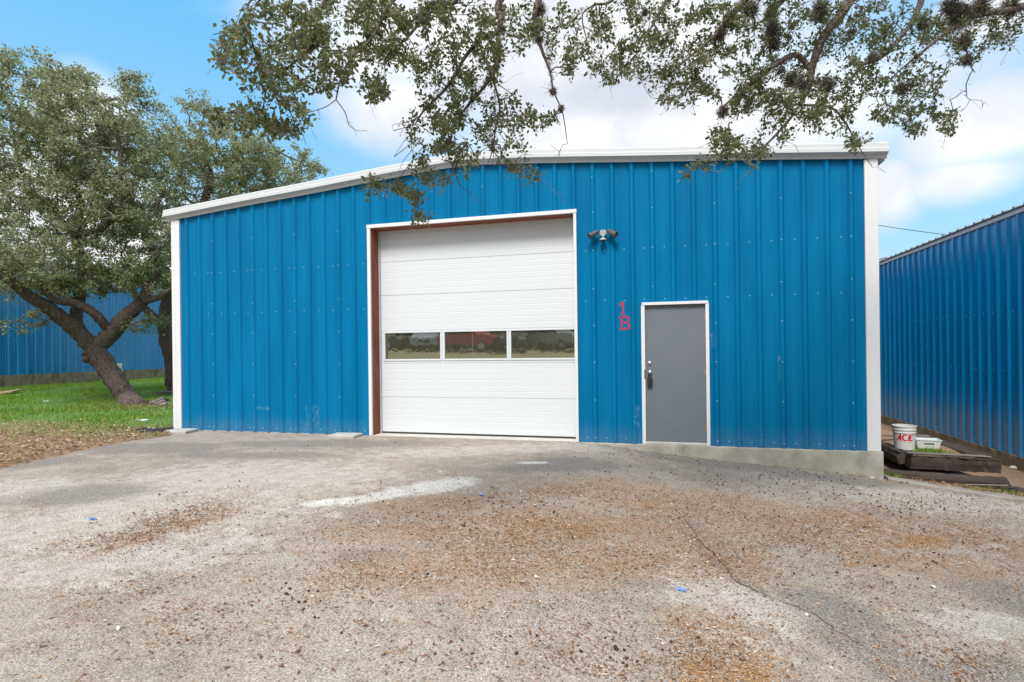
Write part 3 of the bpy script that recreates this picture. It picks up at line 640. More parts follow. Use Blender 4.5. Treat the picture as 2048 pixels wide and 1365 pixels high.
Pt(sheet(-6, 26, lambda s: 3.68, lambda s: -.40, [], lambda s, h, z: (XQ-h, s, z), 'side_wall', M['blue_lifted'], NC, .11))
Pt(MB().box(XQ-.035, XQ+12, -6.02, 26, -1.6, -.402, ch=.004).build('foundation', M['concside'], NC))
Pt(MB().box(XQ-.055, XQ-.0, -6.03, 26.03, 3.655, 3.745, ch=.004).build('eave_trim', M['white'], NC))
Pt(MB().box(XQ+.01, XQ+12, -5.99, -5.9, -.4, 3.7).build('end_wall', M['blue'], NC))
mb = MB(); S = []; k = -6.
V = []; 
while k < 26:
    for ds, h in ((0, .032), (.018, .032), (.045, 0), (.26, 0), (.287, .032)): S.append((k+ds, h))
    k += PER
for s, h in S: V += [(XQ-.09, s, 3.747+h), (XQ+6, s, 4.247+h)]
V2 = [(x, y, z-.012-0*0) for x, y, z in V]; n = len(V)
mb.add(V, [(2*i, 2*i+1, 2*i+3, 2*i+2) for i in range(len(S)-1)]); Pt(mb.build('roof', M['roofdark'], NC))
mb = MB()
for s, h in S: mb.v += [(XQ-.0901, s, 3.747+h), (XQ-.0901, s, 3.735)]
mb.f = [(2*i, 2*i+1, 2*i+3, 2*i+2) for i in range(len(S)-1)]; mb.mi = [0]*len(mb.f); Pt(mb.build('roof_edge', M['roofdark'], NC))
mb = MB(); cn = 0
a = onX(1756, 513.5, XQ+.5); b = onX(1775, 514.5, XQ+.5)
mb.tube([a+np.array([0, 2.5, 0]), b, b+np.array([0, -.02, -.22])], .022, 6); Pt(mb.build('roof_pipe', M['galv'], NC))
sc2 = []
for k in range(0, 12):
    for z in (-.33, .3, .9, 1.5, 2.1, 2.7, 3.3): sc2.append((1.1+k*.9144, z, .032))
for k in range(0, 36):
    for z in (-.30, 1.02, 2.05): sc2.append((1.0+k*PER+.03, z, .003))
s0 = None; M90 = Matrix.Rotation(-math.pi/2, 4, 'Y')
sc2.sort(key=lambda q: q[0])
for (y, z, h) in sc2[:100]:
    yy = math.floor((y-.11)/PER)*PER+.11+(0 if h > .01 else .19)
    if s0 is None:
        mb = MB(); mb.lathe(SP, 8, M90); c = s0 = mb.build('screw', M['zinc'], NC); Pt(c)
    else: c = s0.copy(); COL.objects.link(c); c.parent = NC; c.matrix_parent_inverse = s0.matrix_parent_inverse.copy()
    c.location = (XQ-h, yy, z)
# utility cable behind
p0 = at(1757, 451, 25); p1 = at(1885, 469, 25); d = p1-p0
pts = [p0+d*t+np.array([0, 0, .05*((t-.5)**2-.25)*1.2]) for t in np.linspace(-2.6, 3.0, 30)]
mb = MB(); mb.tube(pts, .014, 6); tag(mb.build('utility_cable', M['cable']), 'thin dark overhead cable crossing the gap between the two buildings', 'cable')

# ------------------------------------------------------------------ timber planter corner
def tie(name, label, x0, x1, y0, y1, z0, z1, mat, cat='timber', group=None, rot=0., seg=22, jit=.014, seed=3, rz=0., tilt=0.):
    r = random.Random(seed); lx, ly = x1-x0, y1-y0; alongX = lx > ly; L = max(lx, ly); w = min(lx, ly); h = z1-z0
    ring = [(-w/2+.012, -h/2), (w/2-.012, -h/2), (w/2, -h/2+.012), (w/2, h*.1), (w/2, h/2-.014), (w/2-.014, h/2), (0, h/2), (-w/2+.014, h/2), (-w/2, h/2-.014), (-w/2, h*.1), (-w/2, -h/2+.012)]
    V = []; n = len(ring); off = [(r.gauss(0, jit), r.gauss(0, jit)) for _ in ring]
    for i in range(seg+1):
        s = -L/2+L*i/seg
        for k, (a, b) in enumerate(ring):
            o = off[k]; q = (a+o[0]+r.gauss(0, jit*.4), b+o[1]+r.gauss(0, jit*.4)); e = (r.uniform(0, .02) if i in (0, seg) else 0)*(1 if i == 0 else -1)
            V.append((s+e, q[0], q[1]) if alongX else (-q[0], s+e, q[1]))
    mb = MB(); fs = [(i*n+k, (i+1)*n+k, (i+1)*n+(k+1) % n, i*n+(k+1) % n) for i in range(seg) for k in range(n)]+[tuple(range(n)), tuple(range(seg*n+n-1, seg*n-1, -1))]
    mb.add(V, fs); o = mb.build(name, mat); o.location = ((x0+x1)/2, (y0+y1)/2, (z0+z1)/2); o.rotation_euler = (0 if alongX else tilt, tilt if alongX else 0, rz)
    return tag(o, label, cat, group)
g = 'old railway timbers of the planter'
tie('railway_tie', 'dark weathered timber forming the front top course of the planter', 11.84, 12.97, .44, .62, -.34, -.145, M['tie'], group=g, seed=1, tilt=.02)
tie('railway_tie', 'long dark lower timber lying under the planter front, nearest the curb', 11.42, 12.97, .26, .47, -.52, -.355, M['tie'], group=g, seed=2, tilt=.03)
tie('railway_tie', 'timber running back along the left side of the planter by the corner foundation', 11.77, 11.93, .63, 3.4, -.30, -.11, M['tieY'], group=g, seed=3)
tie('railway_tie', 'timber running back along the right side of the planter by the neighbouring wall', 12.72, 12.90, .63, 3.4, -.33, -.13, M['tieY'], group=g, seed=4, rz=.05)
tie('railway_tie', 'half buried timber at the right frame edge in front of the neighbouring wall', 12.80, 14.05, .16, .34, -.66, -.50, M['tie'], group=g, seed=5, tilt=.05)
tie('wooden_plank', 'thin grey plank lying along the top of the front planter timber', 11.86, 12.93, .60, .69, -.14, -.115, M['plank'], 'plank', seg=8, jit=.002, seed=6, tilt=.022)
tie('wooden_plank', 'thin grey plank laid across the planter behind the bucket', 11.80, 12.78, 2.15, 2.25, -.10, -.07, M['plank'], 'plank', seg=8, jit=.002, seed=7)
tie('wooden_plank', 'thin pale stick of lumber lying in the leaves behind the curb', 12.3, 12.85, .0, .03, float(terr(12.6, 0))+.075, float(terr(12.6, 0))+.095, M['plank'], 'plank', seg=5, jit=.001, seed=8, rz=.1)
V = [(x, y, -.17+.02*math.sin(x*9)*math.sin(y*5)) for y in np.linspace(.6, 3.4, 15) for x in np.linspace(11.9, 12.8, 8)]
fs = [(j*8+i, j*8+i+1, j*8+9+i, j*8+8+i) for j in range(14) for i in range(7)]
tag(MB().add(V, fs).build('planter_soil', M['soil'], None, True), kind='structure')
# bucket
t = empty('bucket', 'white plastic bucket with red lettering standing in the timber planter', 'bucket', None, (12.0, 1.08, -.135))
prof = [(.0001, 0), (.128, 0), (.133, .006), (.149, .26), (.157, .262), (.157, .275), (.150, .277), (.151, .305), (.160, .307), (.160, .320), (.153, .322), (.154, .355), (.163, .358), (.163, .372), (.156, .374), (.148, .372), (.130, .03), (.0001, .025)]
MB().lathe(prof, 64).build('pail', M['bucket'], t, False)
pail = t.children[0]; 
# lettering ACE wrapped on the pail
def wrap(polys, z0, h, wdt, ang0, name, holes=()):
    mb = MB(); g = .0022; cam_ang = ang0
    for poly in polys:
        zs_ = [p[1] for p in poly]; xs_ = [p[0] for p in poly]
        def inside(x, z):
            c = False; n = len(poly)
            for i in range(n):
                x1, z1 = poly[i]; x2, z2 = poly[(i+1) % n]
                if (z1 > z) != (z2 > z) and x < (x2-x1)*(z-z1)/(z2-z1)+x1: c = not c
            return c
        gx = g/wdt; gz_ = g/h; x = min(xs_)
        while x < max(xs_):
            z = min(zs_)
            while z < max(zs_):
                if inside(x+gx/2, z+gz_/2):
                    q = []
                    for a, b in ((x, z), (x+gx, z), (x+gx, z+gz_), (x, z+gz_)):
                        Z = z0+b*h; r = .133+(.149-.133)*(Z-.006)/.254+.0006; an = cam_ang+(a-.5)*wdt/r; q.append((r*math.cos(an), r*math.sin(an), Z))
                    mb.add(q, [(0, 1, 2, 3)])
                z += gz_
            x += gx
    return mb.build(name, M['red'], t)
A_ = [(.0, 0), (.0, .06), (.05, .1), (.24, 1.0), (.30, 1.0), (.335, .0), (.22, .0), (.215, .2), (.145, .2), (.125, .08), (.15, .06), (.15, 0)]
def arc(cx, cz, rx, rz, a0, a1, n=20): return [(cx+rx*math.cos(a0+(a1-a0)*i/n), cz+rz*math.sin(a0+(a1-a0)*i/n)) for i in range(n+1)]
C_ = arc(.53, .47, .19, .50, .75, 2*math.pi-.75)+[p for p in reversed(arc(.56, .47, .12, .33, .75, 2*math.pi-.75))]
E_ = [(.68, 0), (.72, .9), (1.02, .9), (1.01, .66), (.97, .74), (.85, .76), (.845, .54), (.94, .56), (.935, .38), (.84, .40), (.83, .16), (.93, .18), (.99, .28), (.97, 0)]
A2 = [(.2, .3), (.26, .3), (.258, .62)]
ang = math.atan2(CAM[1]-1.08, CAM[0]-12.0)+.02
o = wrap([A_, C_, E_], .148, .105, .235, ang, 'pail_lettering')
o = wrap([[(.3, 0), (.95, 0), (.95, .45), (.3, .45)]], .128, .012, .22, ang, 'pail_small_print')
mb = MB(); hp = [(0.158*math.cos(a), .158*math.sin(a)*.995, .34-.0-.14*math.sin(i/14*math.pi)) for i, a in enumerate(np.linspace(ang+.55+1.2, ang+.55+1.2+math.pi, 15))]
mb.tube(hp, .0025, 6); mb.build('wire_handle', M['chrome'], t, True)
# clear tub
t = empty('plastic_tub', 'small cloudy plastic tub with dark label beside the bucket', 'tub', None, (12.42, 1.38, -.155)); t.rotation_euler = (0, 0, -.15)
w, d, h = .165, .115, .135; V = []
for s, z in ((.82, 0), (1, h), (1.06, h), (1.06, h+.012), (.97, h+.012), (.80, .008)): V += [(-w*s, -d*s, z), (w*s, -d*s, z), (w*s, d*s, z), (-w*s, d*s, z)]
fs = [(3, 2, 1, 0), (20, 21, 22, 23)]+[(i*4+k, i*4+(k+1) % 4, (i+1)*4+(k+1) % 4, (i+1)*4+k) for i in range(5) for k in range(4)]
MB().add(V, fs).build('tub_body', M['tray'], t); MB().box(-.06, .075, -.1085, -.1075, .06, .105).build('tub_label', M['labelgrey'], t)
t.children[1].rotation_euler = (-.15, 0, 0); t.children[1].location = (0, -.013, 0)
# splash blocks
def slab(x, y, w, d, h, rz, label, mat=None, name='splash_block', cat='concrete block', tilt=0.):
    mb = MB(); mb.box(-w/2, w/2, -d/2, d/2, 0, h, ch=.012); o = mb.build(name, mat or M['block']); o.location = (x, y, float(terr(x, y))-.002); o.rotation_euler = (tilt, 0, rz); return tag(o, label, cat)
slab(-.50, -.30, .46, .36, .062, .12, 'pale flat concrete block at the left corner of the building')
slab(2.98, -.25, .50, .34, .062, .05, 'pale flat concrete block beside the overhead door')
# black fabric heap
mb = MB(); r = random.Random(5); pts = [onG(262, 863), onG(285, 866), onG(310, 868), onG(328, 865), onG(343, 861)]
pts = [p+np.array([0, 0, .02+.015*math.sin(i*2)]) for i, p in enumerate(pts)]; mb.tube(pts, [.02, .055, .075, .07, .04], 10, jit=.25)
pts = [onG(258, 865), onG(262, 860)]; mb.tube([p+np.array([0, 0, .01]) for p in [onG(240, 866), onG(255, 867), onG(268, 865)]], [.008, .03, .012], 8, jit=.3)
tag(mb.build('fabric_roll', M['tarp'], None, True), 'crumpled strip of black fabric lying by the left corner of the building', 'fabric')
# scraps on the lawn
def scrap(px, w, d, label, mat, name='paper_scrap', cat='litter', seed=0, h=.03, lift=.015):
    r = random.Random(seed); p = onG(*px); n = 7; V = []
    for j in range(n):
        for i in range(n): 
            e = 1-.25*r.random() if i in (0, n-1) or j in (0, n-1) else 1
            V.append(((i/(n-1)-.5)*w*e, (j/(n-1)-.5)*d*e, h*r.random()+lift))
    fs = [(j*n+i, j*n+i+1, (j+1)*n+i+1, (j+1)*n+i) for j in range(n-1) for i in range(n-1)]
    o = MB().add(V, fs).build(name, mat, None); o.location = p; o.rotation_euler = (0, 0, r.uniform(-.5, .5)); return tag(o, label, cat)
for i, (px, w, d, lb) in enumerate([((20, 827), .22, .16, 'white paper scrap low on the grass at the far left'), ((93, 805), .20, .10, 'thin white scrap in the green grass right of the tan board'),
    ((158, 842), .16, .12, 'small white lump on the brown leaf edge left of the trunk'), ((281, 843), .40, .25, 'flat crumpled white sheet on the grass near the building corner'),
    ((178, 813), .14, .10, 'small white scrap left of the trunk base, the farther of a pair'), ((187, 817), .18, .10, 'small white scrap left of the trunk base, the nearer of a pair'),
    ((36, 792), .2, .14, 'pale scrap just right of the tan board'), ((126, 893), .13, .09, 'white scrap lying in brown leaves by the pavement edge'), ((272, 781), .22, .1, 'white scrap right of the leaning trunk, far on the lawn')]):
    scrap(px, w, d, lb, M['paper'], seed=i+10)
for i, (px, w, lb) in enumerate([((185, 1041), .075, 'small blue plastic scrap on the pale asphalt at the left'), ((963, 993), .06, 'small blue plastic scrap just right of the white chalky patch'), ((1363, 1184), .07, 'small blue plastic scrap beside the pavement crack')]):
    scrap(px, w, w*.6, lb, M['bluebit'], 'plastic_scrap', 'litter', seed=i+40, h=.02, lift=.008)
def plank3(px, w, d, h, rz, label, mat, name, cat, tilt=0., rx=0.):
    p = onG(*px); mb = MB(); mb.box(-w/2, w/2, -d/2, d/2, 0, h, ch=min(.01, h*.3)); o = mb.build(name, mat); o.location = p+np.array([0, 0, .02]); o.rotation_euler = (rx, tilt, rz); return tag(o, label, cat)
plank3((0, 789), 1.05, .5, .05, .4, 'tan board lying tilted on the grass at the far left edge', M['tan'], 'wooden_board', 'board', -.12, .1)
plank3((334, 792), .75, .22, .13, -.1, 'short grey-brown timber on the grass beside the building corner', M['plank'], 'timber_offcut', 'timber')
plank3((336, 776), .20, .12, .34, .1, 'dark blue post stub standing on the grass by the corner trim', simple('dark_blue_plastic', (.02, .03, .10), .5), 'post_stub', 'post')
mb = MB()
for i in range(3): a = onG(300+i*9, 812+i*1.5); b = onG(338-i*4, 806+i*5); mb.tube([a+np.array([0, 0, .06]), (a+b)/2+np.array([0, .1, .14-.03*i]), b+np.array([0, 0, .08])], [.05, .07, .03], 8, jit=.2)
tag(mb.build('dead_branch', M['plank'], None, True), 'grey dead branch pieces lying right of the leaning trunk', 'branch')
# little red and white sign by the far wall
t = empty('yard_sign', 'small red and white yard sign behind the leaning trunk', 'sign', None, tuple(onX(231, 760, XW+1.5)))
p = onX(231, 737, XW+1.5)-np.array(t.location); mb = MB(); mb.box(-.03, .03, -.28, .28, p[2]-.20, p[2]+.20, ch=.004); mb.build('sign_board', M['paper'], t)
mb = MB(); mb.add([(.034, -.26, p[2]+.17), (.034, .0, p[2]+.17), (.034, .16, p[2]-.17), (.034, -.05, p[2]-.17)], [(0, 3, 2, 1)]); mb.build('red_band', M['red'], t)
mb = MB(); mb.tube([(0, -.15, -.1), (0, -.15, p[2])], .012, 6); mb.tube([(0, .15, -.1), (0, .15, p[2])], .012, 6); mb.build('sign_stake', M['galv'], t)
# pale stone by the neighbouring base, dead cane on asphalt
def stone(p, s, label, seed):
    r = random.Random(seed); mb = MB(); mb.lathe([(.0001, 0), (.8, .05), (1, .35), (.8, .75), (.0001, .95)], 9); mb.v = [(x*s*(1+r.uniform(-.2, .2)), y*s*.7*(1+r.uniform(-.2, .2)), z*s*.6*(1+r.uniform(-.1, .1))) for x, y, z in mb.v]
    o = mb.build('stone', M['rock']); o.location = p; return tag(o, label, 'stone')
stone(onG(2036, 939), .11, 'pale stone at the foot of the neighbouring building at the right edge', 3)
stone(onG(1745, 957), .035, 'small white pebble below the foundation corner', 5)
stone(onG(1148, 884), .03, 'small white pebble below the right edge of the overhead door', 6)

# ------------------------------------------------------------------ foliage machinery
def rotmats(n, rs, droop=None):
    q = rs.normal(size=(n, 4)); q /= np.linalg.norm(q, axis=1)[:, None]; w, x, y, z = q.T
    return np.stack([np.stack([1-2*(y*y+z*z), 2*(x*y-z*w), 2*(x*z+y*w)], -1), np.stack([2*(x*y+z*w), 1-2*(x*x+z*z), 2*(y*z-x*w)], -1), np.stack([2*(x*z-y*w), 2*(y*z+x*w), 1-2*(x*x+y*y)], -1)], 1)
LEAF = np.array([[0, 0, 0], [.22, .3, .07], [.26, .65, .09], [0, 1, -.05], [-.26, .65, .09], [-.22, .3, .07]])
LF = np.array([[0, 1, 2, 3], [0, 3, 4, 5]])
def leaves(P, size, rs, name, mat, parent=None, dirs=None, flat=False, wid=1.):
    n = len(P); s = size*rs.uniform(.6, 1.25, n); L = LEAF*np.array([wid, 1, 1])
    if flat:
        a = rs.uniform(0, 2*np.pi, n); tx = rs.normal(0, .22, n); ty = rs.normal(0, .22, n); c, d = np.cos(a), np.sin(a)
        Rz = np.zeros((n, 3, 3)); Rz[:, 0, 0] = c; Rz[:, 0, 1] = -d; Rz[:, 1, 0] = d; Rz[:, 1, 1] = c; Rz[:, 2, 2] = 1
        Rt = np.zeros((n, 3, 3)); Rt[:, 0, 0] = 1; Rt[:, 1, 1] = 1; Rt[:, 2, 2] = 1; Rt[:, 2, 0] = tx; Rt[:, 2, 1] = ty; Rt[:, 0, 2] = -tx; Rt[:, 1, 2] = -ty; M3 = Rt @ Rz
    elif dirs is not None:
        y = dirs+rs.normal(0, .45, (n, 3)); y /= np.linalg.norm(y, axis=1)[:, None]; t = rs.normal(size=(n, 3)); x = np.cross(y, t); x /= np.linalg.norm(x, axis=1)[:, None]; z = np.cross(x, y); M3 = np.stack([x, y, z], -1)
    else: M3 = rotmats(n, rs)
    V = np.einsum('nij,kj->nki', M3, L)*s[:, None, None]+P[:, None, :]
    F = (np.arange(n)[:, None, None]*6+LF[None]).reshape(-1, 4)
    return npmesh(name, V.reshape(-1, 3), F, mat, parent)
def skel_mesh(P0, P1, r0, r1, n, name, mat, parent=None):
    d = P1-P0; L = np.linalg.norm(d, axis=1)[:, None]+1e-9; d = d/L; ref = np.where(np.abs(d[:, 2:3]) < .9, np.array([[0, 0, 1.]]), np.array([[1., 0, 0]]))
    x = np.cross(d, ref); x /= np.linalg.norm(x, axis=1)[:, None]; y = np.cross(d, x); a = np.arange(n)*2*np.pi/n
    ring = x[:, None, :]*np.cos(a)[None, :, None]+y[:, None, :]*np.sin(a)[None, :, None]
    V = np.concatenate([P0[:, None]+ring*r0[:, None, None], P1[:, None]+ring*r1[:, None, None]], 1).reshape(-1, 3); m = len(P0)
    k = np.arange(n); F = np.stack([k, (k+1) % n, (k+1) % n+n, k+n], 1); F = (np.arange(m)[:, None, None]*2*n+F[None]).reshape(-1, 4)
    return npmesh(name, V, F, mat, parent, True)
def grow(nodes, attract, step, rs, droop=.15, rmin=.002, wig=.25):
    """connect every attractor to the nearest node of the growing skeleton"""
    cap = len(nodes)+len(attract)*14; P = np.zeros((cap, 3)); par = np.full(cap, -1); n = len(nodes)
    for i, (p, q) in enumerate(nodes): P[i] = p; par[i] = q
    tips = []; A = np.array(attract); base = P[:n].copy()
    dm = np.array([np.min(np.sum((base-a)**2, 1)) for a in A]); order = np.argsort(dm)
    for k in order:
        a = A[k]; j = int(np.argmin(np.sum((P[:n]-a)**2, 1))); v = a-P[j]; L = np.linalg.norm(v); m = max(1, min(12, int(L/step))); cur = j; off = rs.normal(0, wig*step*1.2, 3)
        for i in range(1, m+1):
            t = i/m; q = P[j]+v*t; b = math.sin(math.pi*t); q = q+off*b+np.array([0, 0, droop*L*.5*b])+rs.normal(0, wig*step*.35, 3)*(i < m)
            P[n] = q; par[n] = cur; cur = n; n += 1
        tips.append(cur)
    w = np.zeros(n); 
    for tnode in tips: w[tnode] += 1
    for i in range(n-1, -1, -1):
        if par[i] >= 0: w[par[i]] += w[i]
    return P[:n], par[:n], w, np.array(tips)
def limb_nodes(nodes, pts, start=-1, step=.25):
    """append a polyline; returns index of its points"""
    idx = []; prev = start
    for i, p in enumerate(pts):
        p = np.array(p, float)
        if prev >= 0:
            q = nodes[prev][0]; L = np.linalg.norm(p-q); m = max(1, int(L/step))
            for k in range(1, m): nodes.append((q+(p-q)*k/m, prev)); prev = len(nodes)-1
        nodes.append((p, prev)); prev = len(nodes)-1; idx.append(prev)
    return idx
def smooth_path(pts, k=5):
    pts = [np.array(p, float) for p in pts]; out = []
    for i in range(len(pts)-1):
        p0 = pts[max(i-1, 0)]; p1 = pts[i]; p2 = pts[i+1]; p3 = pts[min(i+2, len(pts)-1)]
        for j in range(k): t = j/k; out.append(.5*((2*p1)+(-p0+p2)*t+(2*p0-5*p1+4*p2-p3)*t*t+(-p0+3*p1-3*p2+p3)*t**3))
    return out+[pts[-1]]
def limb_mesh(mb, pts, rad, n=16, k=8, jit=.10):
    P = smooth_path(pts, k); t = np.linspace(0, len(rad)-1, len(P)); mb.tube(P, list(np.interp(t, np.arange(len(rad)), rad)), n, jit=jit)
def ellip(rs, c, r, n):
    u = rs.normal(size=(n*2, 3)); u /= np.linalg.norm(u, axis=1)[:, None]; return (np.array(c)+u*np.array(r)*(rs.uniform(0, 1, (n*2, 1))**(1/2.2)))[:n]

# ------------------------------------------------------------------ left oaks
def oak(label, group, limbs, crowns, leafsize, ncl, seed, base, clump=.085, rmin=.006, moss=None):
    rs = np.random.RandomState(seed); t = empty('oak_tree', label, 'tree', group, base)
    mb = MB(); nodes = []; idx = {}
    for key, start, pts, rad in limbs:
        st = -1 if start is None else idx[start[0]][start[1]]
        P = [nodes[st][0]]+list(pts) if st >= 0 else list(pts)
        limb_mesh(mb, P, [rad[0]]+list(rad) if st >= 0 else rad)
        idx[key] = limb_nodes(nodes, smooth_path(P, 4)[1 if st >= 0 else 0:], st, .3)
        # index map onto original points
        k = idx[key]; idx[key] = [k[min(len(k)-1, (i+(1 if st >= 0 else 0))*4-(1 if st >= 0 else 0))] for i in range(len(pts))]
    Pt(mb.build('trunk', M['bark'], t, True))
    A = np.concatenate([ellip(rs, c, r, n) for c, r, n in crowns])
    # keep clumps: thin the attractors with a smooth 3-D pattern
    f = np.sin(A[:, 0]*2.1+seed)*np.sin(A[:, 1]*2.4+1)*np.sin(A[:, 2]*2.6+2)+.5*np.sin(A[:, 0]*4.4)*np.sin(A[:, 2]*4.9+seed)
    A = A[f > -.31]
    P, par, w, tips = grow(nodes, A, .28, rs, .12, wig=.35)
    n0 = len(nodes); i = np.arange(n0, len(P)); r = rmin*np.sqrt(np.maximum(w, 1))*1.0; r = np.minimum(r, .05)
    r0 = np.minimum(r[par[i]], r[i]*1.7); Pt(skel_mesh(P[par[i]], P[i], r0, r[i], 5, 'branches', M['twig'], t))
    T = P[tips]; D = T-P[par[tips]]+np.array([0, 0, .12]); D /= np.linalg.norm(D, axis=1)[:, None]+1e-9
    mid = P[i][rs.uniform(size=len(i)) < .55]; C = np.concatenate([T, T+D*.12, mid[::2]]); C = np.repeat(C, ncl, 0)
    Q = C+rs.normal(0, clump, C.shape)*np.array([1, 1, .75]); Pt(leaves(Q, leafsize, rs, 'foliage', M['leaf'], t, wid=1.25)); return t
D1 = 16.3
b = onG(266, 812); L = lambda x, y, d=0.: at(x, y, D1+d)
oak('large leaning oak with a forked trunk on the lawn left of the building', 'oaks on the lawn',
    [('trunk', None, [b+np.array([.12, .0, -.15]), L(257, 800), L(234, 766), L(208, 728), L(187, 700)], [.36, .29, .26, .27, .30]),
     ('knob', ('trunk', 3), [L(186, 712, -.1), L(174, 716, -.2), L(168, 714, -.25)], [.2, .17, .10]),
     ('left', ('trunk', 4), [L(160, 668, -.2), L(130, 642, -.5), L(97, 617, -.8), L(55, 590, -1.2), L(18, 560, -1.6), L(-50, 520, -2)], [.22, .20, .18, .14, .12, .08]),
     ('up', ('left', 0), [L(152, 640, .1), L(160, 590, .3), L(165, 540, .4), L(152, 470, .3), L(160, 400, .2), L(120, 330, 0), L(100, 250, 0)], [.17, .15, .13, .13, .10, .07, .04]),
     ('right', ('trunk', 4), [L(222, 668, .2), L(250, 635, .3), L(283, 605, .5), L(305, 560, .6), L(312, 510, .6), L(290, 460, .6), L(330, 380, .8)], [.24, .21, .17, .15, .13, .09, .05]),
     ('mid', ('right', 0), [L(190, 628, -.2), L(150, 607, -.5), L(110, 600, -.8), L(70, 560, -1.)], [.13, .11, .09, .05]),
     ('r2', ('right', 2), [L(330, 590, .2), L(360, 560, .0), L(400, 520, .5)], [.09, .06, .03]),
     ('up2', ('up', 3), [L(205, 455, -.3), L(235, 400, -.5), L(240, 300, -.5), L(215, 200, -.3)], [.10, .08, .05, .025]),
     ('up3', ('up', 3), [L(100, 420, .2), L(50, 360, .2), L(20, 240, .2)], [.08, .06, .03])],
    [(L(60, 250), (2.6, 2.4, 1.9), 520), (L(215, 290), (2.0, 2.2, 1.75), 470), (L(100, 420), (2.6, 2.4, 1.5), 480), (L(260, 430), (1.6, 2.2, 1.5), 330), (L(30, 520, -1.8), (1.8, 1.2, .8), 170), (L(230, 545, .2), (1.7, 1.6, .45), 120),
     (L(100, 580, -.6), (1.5, 1., .32), 70), (L(305, 565, 0), (.8, 1., .45), 60), (L(130, 560, 0), (1.4, 1.6, .5), 110), (L(-120, 380), (2.5, 2.5, 2.4), 300), (L(25, 640, -1.5), (.5, .8, .35), 22), (L(290, 645, .5), (.5, .6, .3), 24), (L(60, 160), (1.1, 1.6, .55), 60), (L(130, 215), (.6, 1, .6), 26), (L(265, 185), (.45, .9, .4), 20), (L(60, 130), (.12, .5, .45), 9), (L(115, 150), (.15, .5, .5), 9), (L(165, 165), (.12, .5, .3), 8), (L(278, 165), (.3, .5, .15), 8), (L(190, 170), (.3, .5, .2), 8), (L(20, 120), (.2, .5, .4), 9)], .068, 22, 11, b)
D2 = 20.
b2 = onG(385, 762); b2[2] = float(terr(*b2[:2])); G = lambda x, y, d=0.: at(x, y, D2+d)
b2 = G(356, 755); b2 = np.array([b2[0], b2[1], float(terr(b2[0], b2[1]))])
oak('second oak standing behind the left corner of the building, its crown above the roof edge', 'oaks on the lawn',
    [('trunk', None, [b2+np.array([0, 0, -.15]), G(344, 715), G(333, 680), G(330, 650)], [.34, .26, .24, .24]),
     ('l', ('trunk', 3), [G(312, 637), G(293, 620, .2), G(270, 590, .3), G(262, 540, .3)], [.14, .13, .10, .06]),
     ('u', ('trunk', 3), [G(340, 590), G(375, 520), G(400, 430), G(420, 350), G(400, 260)], [.21, .19, .16, .11, .05]),
     ('r', ('u', 2), [G(460, 390, .5), G(520, 330, .8), G(570, 300, .8)], [.10, .07, .03]), ('r2', ('u', 1), [G(450, 470, -.5), G(540, 400, -.8)], [.09, .04])],
    [(G(440, 330), (2.4, 2.4, 1.75), 520), (G(540, 335), (1.5, 1.8, .95), 200), (G(405, 225), (.55, 1, .55), 36), (G(610, 345), (.55, .8, .3), 26), (G(412, 195), (.12, .5, .5), 9), (G(635, 335), (.3, .5, .15), 7), (G(600, 300), (.3, .5, .2), 8), (G(330, 470), (1.7, 2, 1.7), 230), (G(330, 560), (1.2, 1.4, .9), 110), (G(430, 430), (2.6, 2.2, 1.0), 200), (G(310, 300), (1.2, 1.5, 1.2), 110)],
    .074, 20, 23, b2)

# ------------------------------------------------------------------ overhead oak
rs = np.random.RandomState(99); tbase = np.array([14.6, -8.6, float(terr(14.6, -8.6))])
OT = empty('oak_tree', 'mossy oak whose twiggy branches hang down over the roof edge from above', 'tree', None, tbase)
mb = MB(); nodes = []
def limb(pts, rad, start=-1, n=12): 
    P = ([nodes[start][0]] if start >= 0 else [])+[np.array(p, float) for p in pts]; limb_mesh(mb, P, ([rad[0]]+list(rad)) if start >= 0 else rad, n)
    return limb_nodes(nodes, smooth_path(P, 4)[1 if start >= 0 else 0:], start, .18)[-1]
tb = limb([tbase+np.array([.1, 0, -.3]), tbase+np.array([0, 0, .3]), tbase+np.array([-.15, .1, 1.4]), tbase+np.array([-.4, .3, 2.6])], [.42, .34, .30, .30])
f1 = limb([(12.6, -7.4, 4.9), (11.0, -6.2, 6.0), (9.6, -5.2, 6.2)], [.22, .17, .13], tb)
f2 = limb([(12.0, -9.2, 5.0), (9.6, -8.6, 6.3), (7.4, -7.6, 6.2), (6.2, -6.4, 5.7)], [.2, .15, .12, .08], tb)
f3 = limb([(14.2, -6.6, 4.6), (13.6, -5.2, 5.4), (12.8, -4.3, 5.6)], [.18, .13, .10], tb)
f4 = limb([(15.6, -10, 5), (17, -11, 6.4)], [.16, .08], tb)
O = lambda x, y, d: at(x, y, d)
def vis(pts, rad, start): return limb([O(*p) for p in pts], [r_*.78 for r_ in rad], start, 9)
